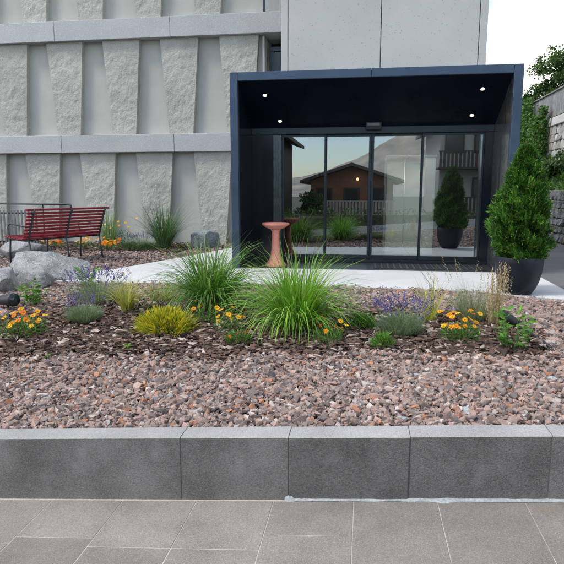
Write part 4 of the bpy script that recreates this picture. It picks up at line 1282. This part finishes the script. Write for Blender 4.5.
while zc < 1.2:
    hh = random.uniform(0.16, 0.24)
    yy = 9.0 + random.uniform(0, 0.2)
    while yy < 21 and cnt < 290:
        ww = random.uniform(0.22, 0.42)
        data_obj('wall_stone', random.choice(SH), dw, (4.60 + random.uniform(-0.02, 0.02), yy + ww / 2, zc + hh / 2), (0, 0, 0), (1, ww * 0.97, hh * 0.96))
        cnt += 1
        yy += ww
    zc += hh
# planted terrace between the walls and the slope above
def terrace_z(x, y):
    return np.where(x < 6.35, 1.12 + 0.75 * sst(4.9, 6.4, x), 3.45 + 0.10 * np.maximum(0, x - 6.5)) + 0.02 * np.maximum(0, y - 14)
sheet('hillside', np.concatenate([[4.8, 5.2, 5.7, 6.2, 6.34, 6.5, 6.8], np.linspace(8, 60, 12)]), np.linspace(6, 80, 30), terrace_z, M['earth'], kind='structure')
ter = Mass()
n = 9000
x = rng.uniform(4.75, 6.3, n)
y = rng.uniform(8, 30, n)
base = np.stack([x, y, terrace_z(x, y)], 1)
leaves(ter, base + rng.normal(0, 0.05, (n, 3)) + [0, 0, 0.06], rng.normal(0, 0.7, (n, 3)) + [-0.3, -0.3, 0.8], rng.uniform(0.10, 0.26, n), rng.uniform(0.04, 0.10, n), pick([(0.05, 0.12, 0.03), (0.08, 0.18, 0.04), (0.12, 0.22, 0.06), (0.035, 0.08, 0.025)], n))
ter.build('ground_cover', M['leaf'], kind='stuff', label='green ground cover on the terrace above the dark wall', category='ground cover')
uw = empty('upper_stone_wall', (6.4, 18, 2), label='pale stone retaining wall with concrete cap above the terrace', category='wall')
uw.location = (0, 0, 0)
box('core', 6.42, 6.75, 10, 24.2, 1.5, 3.40, M['palewall'], uw, bevel=0.0)
SP = []
for me in SH:
    m2 = me.copy()
    m2.name = 'pale_stone'
    m2.materials[0] = M['palewall']
    SP.append(m2)
cnt = 0
zc = 1.75
while zc < 3.4:
    hh = min(random.uniform(0.22, 0.34), 3.42 - zc)
    yy = 13.5 + random.uniform(0, 0.2)
    while yy < 24.1 and cnt < 280:
        ww = random.uniform(0.3, 0.55)
        data_obj('wall_stone', random.choice(SP), uw, (6.40 + random.uniform(-0.015, 0.015), yy + ww / 2, zc + hh / 2), (0, 0, 0), (1, ww * 0.98, hh * 0.98))
        cnt += 1
        yy += ww
    zc += hh
    if hh < 0.05:
        break
box('cap', 6.26, 6.80, 10, 24.2, 3.42, 3.70, M['cap'], uw, bevel=0.02)
fn = empty('board_fence', (6.4, 18, 3.7), label='weathered grey board fence on top of the pale retaining wall', category='fence')
fn.location = (0, 0, 0)
fb = box('board', -0.014, 0.014, -0.062, 0.062, 0, 0.80, M['board'], fn, bevel=0.004)
fb.location = (6.36, 12.0, 3.76)
for i in range(1, 90):
    data_obj('board', fb.data, fn, (6.36 + random.uniform(-0.004, 0.004), 12.0 + i * 0.132, 3.76 + random.uniform(-0.012, 0.012)))
for z_ in (3.9, 4.40):
    box('rail', 6.38, 6.42, 11.9, 23.9, z_, z_ + 0.09, M['board'], fn)
box('top_rail', 6.30, 6.44, 11.9, 23.9, 4.575, 4.62, M['board'], fn)
for y_ in np.arange(12.2, 24, 2.3):
    box('post', 6.425, 6.50, y_, y_ + 0.08, 3.70, 4.57, M['board'], fn)

def clumps(ms, ctr, rad, n, ll, lw, cols, wts=None, ncl=26, clr=0.34, hollow=0.35):
    """leaves gathered in clumps inside an ellipsoid, so gaps and masses show"""
    c = unit(rng.normal(0, 1, (ncl, 3))) * (hollow + (1 - hollow) * rng.uniform(0, 1, (ncl, 1)) ** 0.6) * rad
    per = n // ncl
    tone = rng.uniform(0.75, 1.25, ncl)
    for k in range(ncl):
        s = clr * rng.uniform(0.6, 1.25) * np.mean(rad)
        p = unit(rng.normal(0, 1, (per, 3))) * (rng.uniform(0.2, 1, (per, 1)) ** 0.7) * s * np.array([1, 1, 0.75]) + c[k] + ctr
        d = (p - c[k] - ctr) + rng.normal(0, 0.4, (per, 3)) * s + [0, 0, -0.15 * s]
        leaves(ms, p, d, rng.uniform(ll[0], ll[1], per), rng.uniform(lw[0], lw[1], per), pick(cols, per, wts) * tone[k])
    return c + ctr

def tree(name, x, y, z, h, rad, n, label, cols, ll=(0.12, 0.24), lw=(0.06, 0.12), ncl=30, clr=0.33, tr=0.12, group=None, cat='tree'):
    o = empty(name, (x, y, z), label=label, category=cat)
    if group:
        o['group'] = group
    ms = Mass()
    ctr = np.array([0, 0, h - rad[2]])
    c = clumps(ms, ctr, np.array(rad), n, ll, lw, cols, ncl=ncl, clr=clr)
    ms.build('crown', M['leaf'], o)
    V, F = tube_geo([(0, 0, -0.3), (0.05, 0, h * 0.3), (-0.03, 0.04, h * 0.6), (0, 0, h * 0.85)], [tr, tr * 0.8, tr * 0.5, tr * 0.15], 9)
    V = list(V)
    F = list(F)
    for q in c[:: max(1, len(c) // 14)]:
        z0 = max(h * 0.25, min(q[2] - 0.25 * rad[2], h * 0.7))
        v2, f2 = tube_geo([(0, 0, z0), (q[0] * 0.5, q[1] * 0.5, z0 + (q[2] - z0) * 0.6), tuple(q)], [tr * 0.4, tr * 0.25, tr * 0.06], 6)
        b0 = len(V)
        V += v2
        F += [tuple(i + b0 for i in f) for f in f2]
    mesh_obj('trunk', V, F, M['trunk'], o, smooth=True)
    return o
TG = [(0.045, 0.10, 0.03), (0.07, 0.15, 0.04), (0.11, 0.20, 0.055), (0.03, 0.065, 0.022)]
tree('broadleaf_tree', 9.15, 28.0, 3.6, 4.6, (1.7, 1.7, 2.0), 13000, 'tall open crowned green tree above the fence', TG, ll=(0.09, 0.19), lw=(0.06, 0.11), ncl=60, clr=0.25, tr=0.10)
tree('broadleaf_tree', 7.85, 29.0, 2.0, 4.1, (0.9, 0.9, 1.9), 9000, 'darker narrow tree just right of the portal edge', TG, ll=(0.09, 0.18), lw=(0.05, 0.10), ncl=26, clr=0.33)
tree('broadleaf_tree', 10.5, 24.0, 3.6, 3.6, (1.6, 1.6, 1.4), 5000, 'low light green bush like tree behind the board fence', [(0.10, 0.22, 0.04), (0.15, 0.28, 0.06), (0.07, 0.16, 0.03)], ll=(0.14, 0.26), lw=(0.08, 0.14), ncl=22)
# ivy hanging over the end of the upper wall
iv = empty('ivy', (6.4, 24, 3), label='ivy draped over the end of the pale retaining wall and fence', category='ivy')
iv.location = (0, 0, 0)
ms = Mass()
n = 9000
y = rng.uniform(21.3, 25.2, n)
top = 3.9 + 0.8 * sst(22, 24.5, y) + 0.3 * np.sin(y * 3)
low = 2.9 - 1.3 * sst(20.5, 23.5, y) + 0.35 * np.sin(y * 4.3 + 1)
z = low + (top - low) * rng.uniform(0, 1, n)
x = 6.22 - np.abs(rng.normal(0, 0.12, n))
leaves(ms, np.stack([x, y, z], 1), rng.normal(0, 0.6, (n, 3)) + [-0.6, -0.3, -0.5], rng.uniform(0.07, 0.14, n), rng.uniform(0.05, 0.10, n), pick([(0.04, 0.11, 0.025), (0.07, 0.17, 0.035), (0.11, 0.22, 0.05)], n))
ms.build('leaves', M['leaf'], iv)
for k in range(7):
    y0 = 21 + k * 0.85
    tube('vine', [(6.24, y0, 3.9), (6.22, y0 + 0.15, 3.0), (6.26, y0 - 0.1, 1.9)], 0.02, M['trunk'], iv, n=5)
box('wall_return', 6.44, 6.8, 24.21, 27, 1.5, 3.9, M['palewall'], uw, bevel=0.0)
# dark evergreen bush between thuja and walls
sb = empty('terrace_bush', (5.75, 18.2, 1.5), label='round dark green bush on the terrace behind the thuja tip', category='bush')
ms = Mass()
clumps(ms, np.array([0, 0, 0.45]), np.array([0.55, 0.7, 0.55]), 3500, (0.08, 0.16), (0.04, 0.08), TG, ncl=16, clr=0.5)
ms.build('foliage', M['leaf'], sb)
tube('stem', [(0, 0, -0.1), (0, 0, 0.5)], 0.04, M['trunk'], sb)

# ------------------------------------------------------------------ the street behind the viewer, mirrored in the doors
def house(name, x0, x1, y0, y1, z0, eave, ridge, wallm, label, over=0.7, storeys=2, balm=None, cols=3, lower=None):
    o = empty(name, (0, 0, 0), label=label, category='house', group='houses across the street')
    box('wall', x0, x1, y0, y1, z0, eave, wallm, o, bevel=0.0)
    if lower is not None:
        box('base_wall', x0 - 0.03, x1 + 0.03, y0 - 0.03, y1 + 0.03, z0, z0 + (eave - z0) * 0.45, lower, o, bevel=0.0)
    xm = (x0 + x1) / 2
    mesh_obj('gable', [(x0, y1, eave), (x1, y1, eave), (xm, y1, ridge), (x0, y0, eave), (x1, y0, eave), (xm, y0, ridge)], [(0, 1, 2), (5, 4, 3), (0, 3, 4, 1)], wallm, o)
    for s in (-1, 1):
        xe = (x0 - over) if s < 0 else (x1 + over)
        ze = eave - over * (ridge - eave) / ((x1 - x0) / 2)
        V = [(xm, y0 - over, ridge + 0.05), (xe, y0 - over, ze + 0.05), (xe, y1 + over, ze + 0.05), (xm, y1 + over, ridge + 0.05)]
        V += [(a, b, c + 0.2) for a, b, c in V]
        mesh_obj('roof', V, [(0, 1, 2, 3), (7, 6, 5, 4), (0, 4, 5, 1), (1, 5, 6, 2), (2, 6, 7, 3), (3, 7, 4, 0)], M['roof'], o)
    hs = (eave - z0) / storeys
    for k in range(storeys):
        for c in range(cols):
            wx = x0 + (c + 0.5) * (x1 - x0) / cols
            wz = z0 + k * hs + hs * 0.34
            f = box('window', wx - 0.55, wx + 0.55, y1 + 0.035, y1 + 0.09, wz, wz + hs * 0.45, M['chalet_dark'] if wallm is not M['chalet_dark'] else M['chalet_wood'], o, bevel=0.0)
            box('pane', wx - 0.45, wx + 0.45, y1 + 0.092, y1 + 0.10, wz + 0.1, wz + hs * 0.45 - 0.1, M['winglass'], f, bevel=0.0)
        if balm and k > 0:
            zb = z0 + k * hs
            box('balcony_floor', x0 - 0.2, x1 + 0.2, y1 + 0.04, y1 + 1.2, zb - 0.1, zb, balm, o, bevel=0.0)
            bal = box('balustrade', x0 - 0.2, x1 + 0.2, y1 + 1.13, y1 + 1.18, zb + 0.86, zb + 0.94, balm, o, bevel=0.0)
            nb = int((x1 - x0 + 0.4) / 0.22)
            for i in range(nb):
                bx_ = x0 - 0.2 + (i + 0.5) * 0.22
                box('baluster', bx_ - 0.07, bx_ + 0.07, y1 + 1.14, y1 + 1.17, zb + 0.001, zb + 0.859, balm, bal, bevel=0.0)
    return o
house('chalet', -3.8, 1.9, -30, -20.8, -2.6, 2.0, 2.95, M['chalet_wood'], 'reddish brown chalet mirrored in the middle door panes', storeys=2, balm=M['plaster'], cols=3)
wl = lathe('wall_lamp', [(0.05, 0.0), (0.08, 0.06), (0.07, 0.16), (0.02, 0.19)], M['lamp_dim'], bpy.data.objects['chalet'], n=12, loc=(-0.55, -20.62, 2.0))
house('white_house', 4.3, 12.5, -24, -15.8, -2.6, 5.2, 6.6, M['plaster'], 'white house with dark balconies mirrored in the right pane', storeys=3, balm=M['chalet_dark'], cols=5)
house('dark_chalet', -12.5, -4.75, -18, -10.8, -2.6, 4.2, 5.6, M['chalet_dark'], 'dark timber house mirrored in the left pane', storeys=3, balm=M['chalet_dark'], cols=4)
tree('street_tree', -3.0, -15.0, -2.6, 3.9, (0.9, 0.9, 1.5), 3500, 'dark tree beside the brown chalet mirrored in the left pane', TG, ncl=18, clr=0.4)
hg = Mass()
n = 9000
p = np.stack([rng.uniform(-14, 14, n), -8.6 + rng.normal(0, 0.35, n), rng.uniform(-1.4, 0.35, n)], 1)
leaves(hg, p, rng.normal(0, 1, (n, 3)), rng.uniform(0.12, 0.24, n), rng.uniform(0.06, 0.12, n), pick(TG, n))
ho = empty('street_hedge', (0, -8.6, -1.3), label='clipped green hedge across the street mirrored low in the doors', category='hedge')
ho.location = (0, 0, 0)
hg.build('foliage', M['leaf'], ho)
box('inner_stems', -14, 14, -8.75, -8.45, -1.6, 0.1, M['trunk'], ho, bevel=0.0)
# ridge of mountains far beyond
V, F = [], []
azs = np.linspace(-75, 75, 121)
DM = 2600.0
for i, a in enumerate(azs):
    el = 5.3 * math.exp(-((a - 6.5) / 8.5) ** 2) + 4.2 * math.exp(-((a - 26) / 12) ** 2) + 3.4 * math.exp(-((a + 30) / 13) ** 2) + 0.9 + 0.35 * mnoise.fractal((a * 0.35, 2.2, 0), 0.9, 2, 5)
    for k in range(7):
        t = k / 6
        d_ = DM + 700 * t
        jit = 1 + 0.1 * mnoise.noise((a * 0.5, t * 5, 0)) if 0 < k < 6 else 1
        V.append((d_ * math.sin(R(a)), -d_ * math.cos(R(a)), -14 + (14 + d_ * math.tan(R(el))) * (t ** 1.15) * jit))
for i in range(len(azs) - 1):
    for k in range(6):
        F.append((i * 7 + k, i * 7 + k + 1, (i + 1) * 7 + k + 1, (i + 1) * 7 + k))
mesh_obj('mountains', V, F, M['mount'], None, smooth=True, kind='structure')
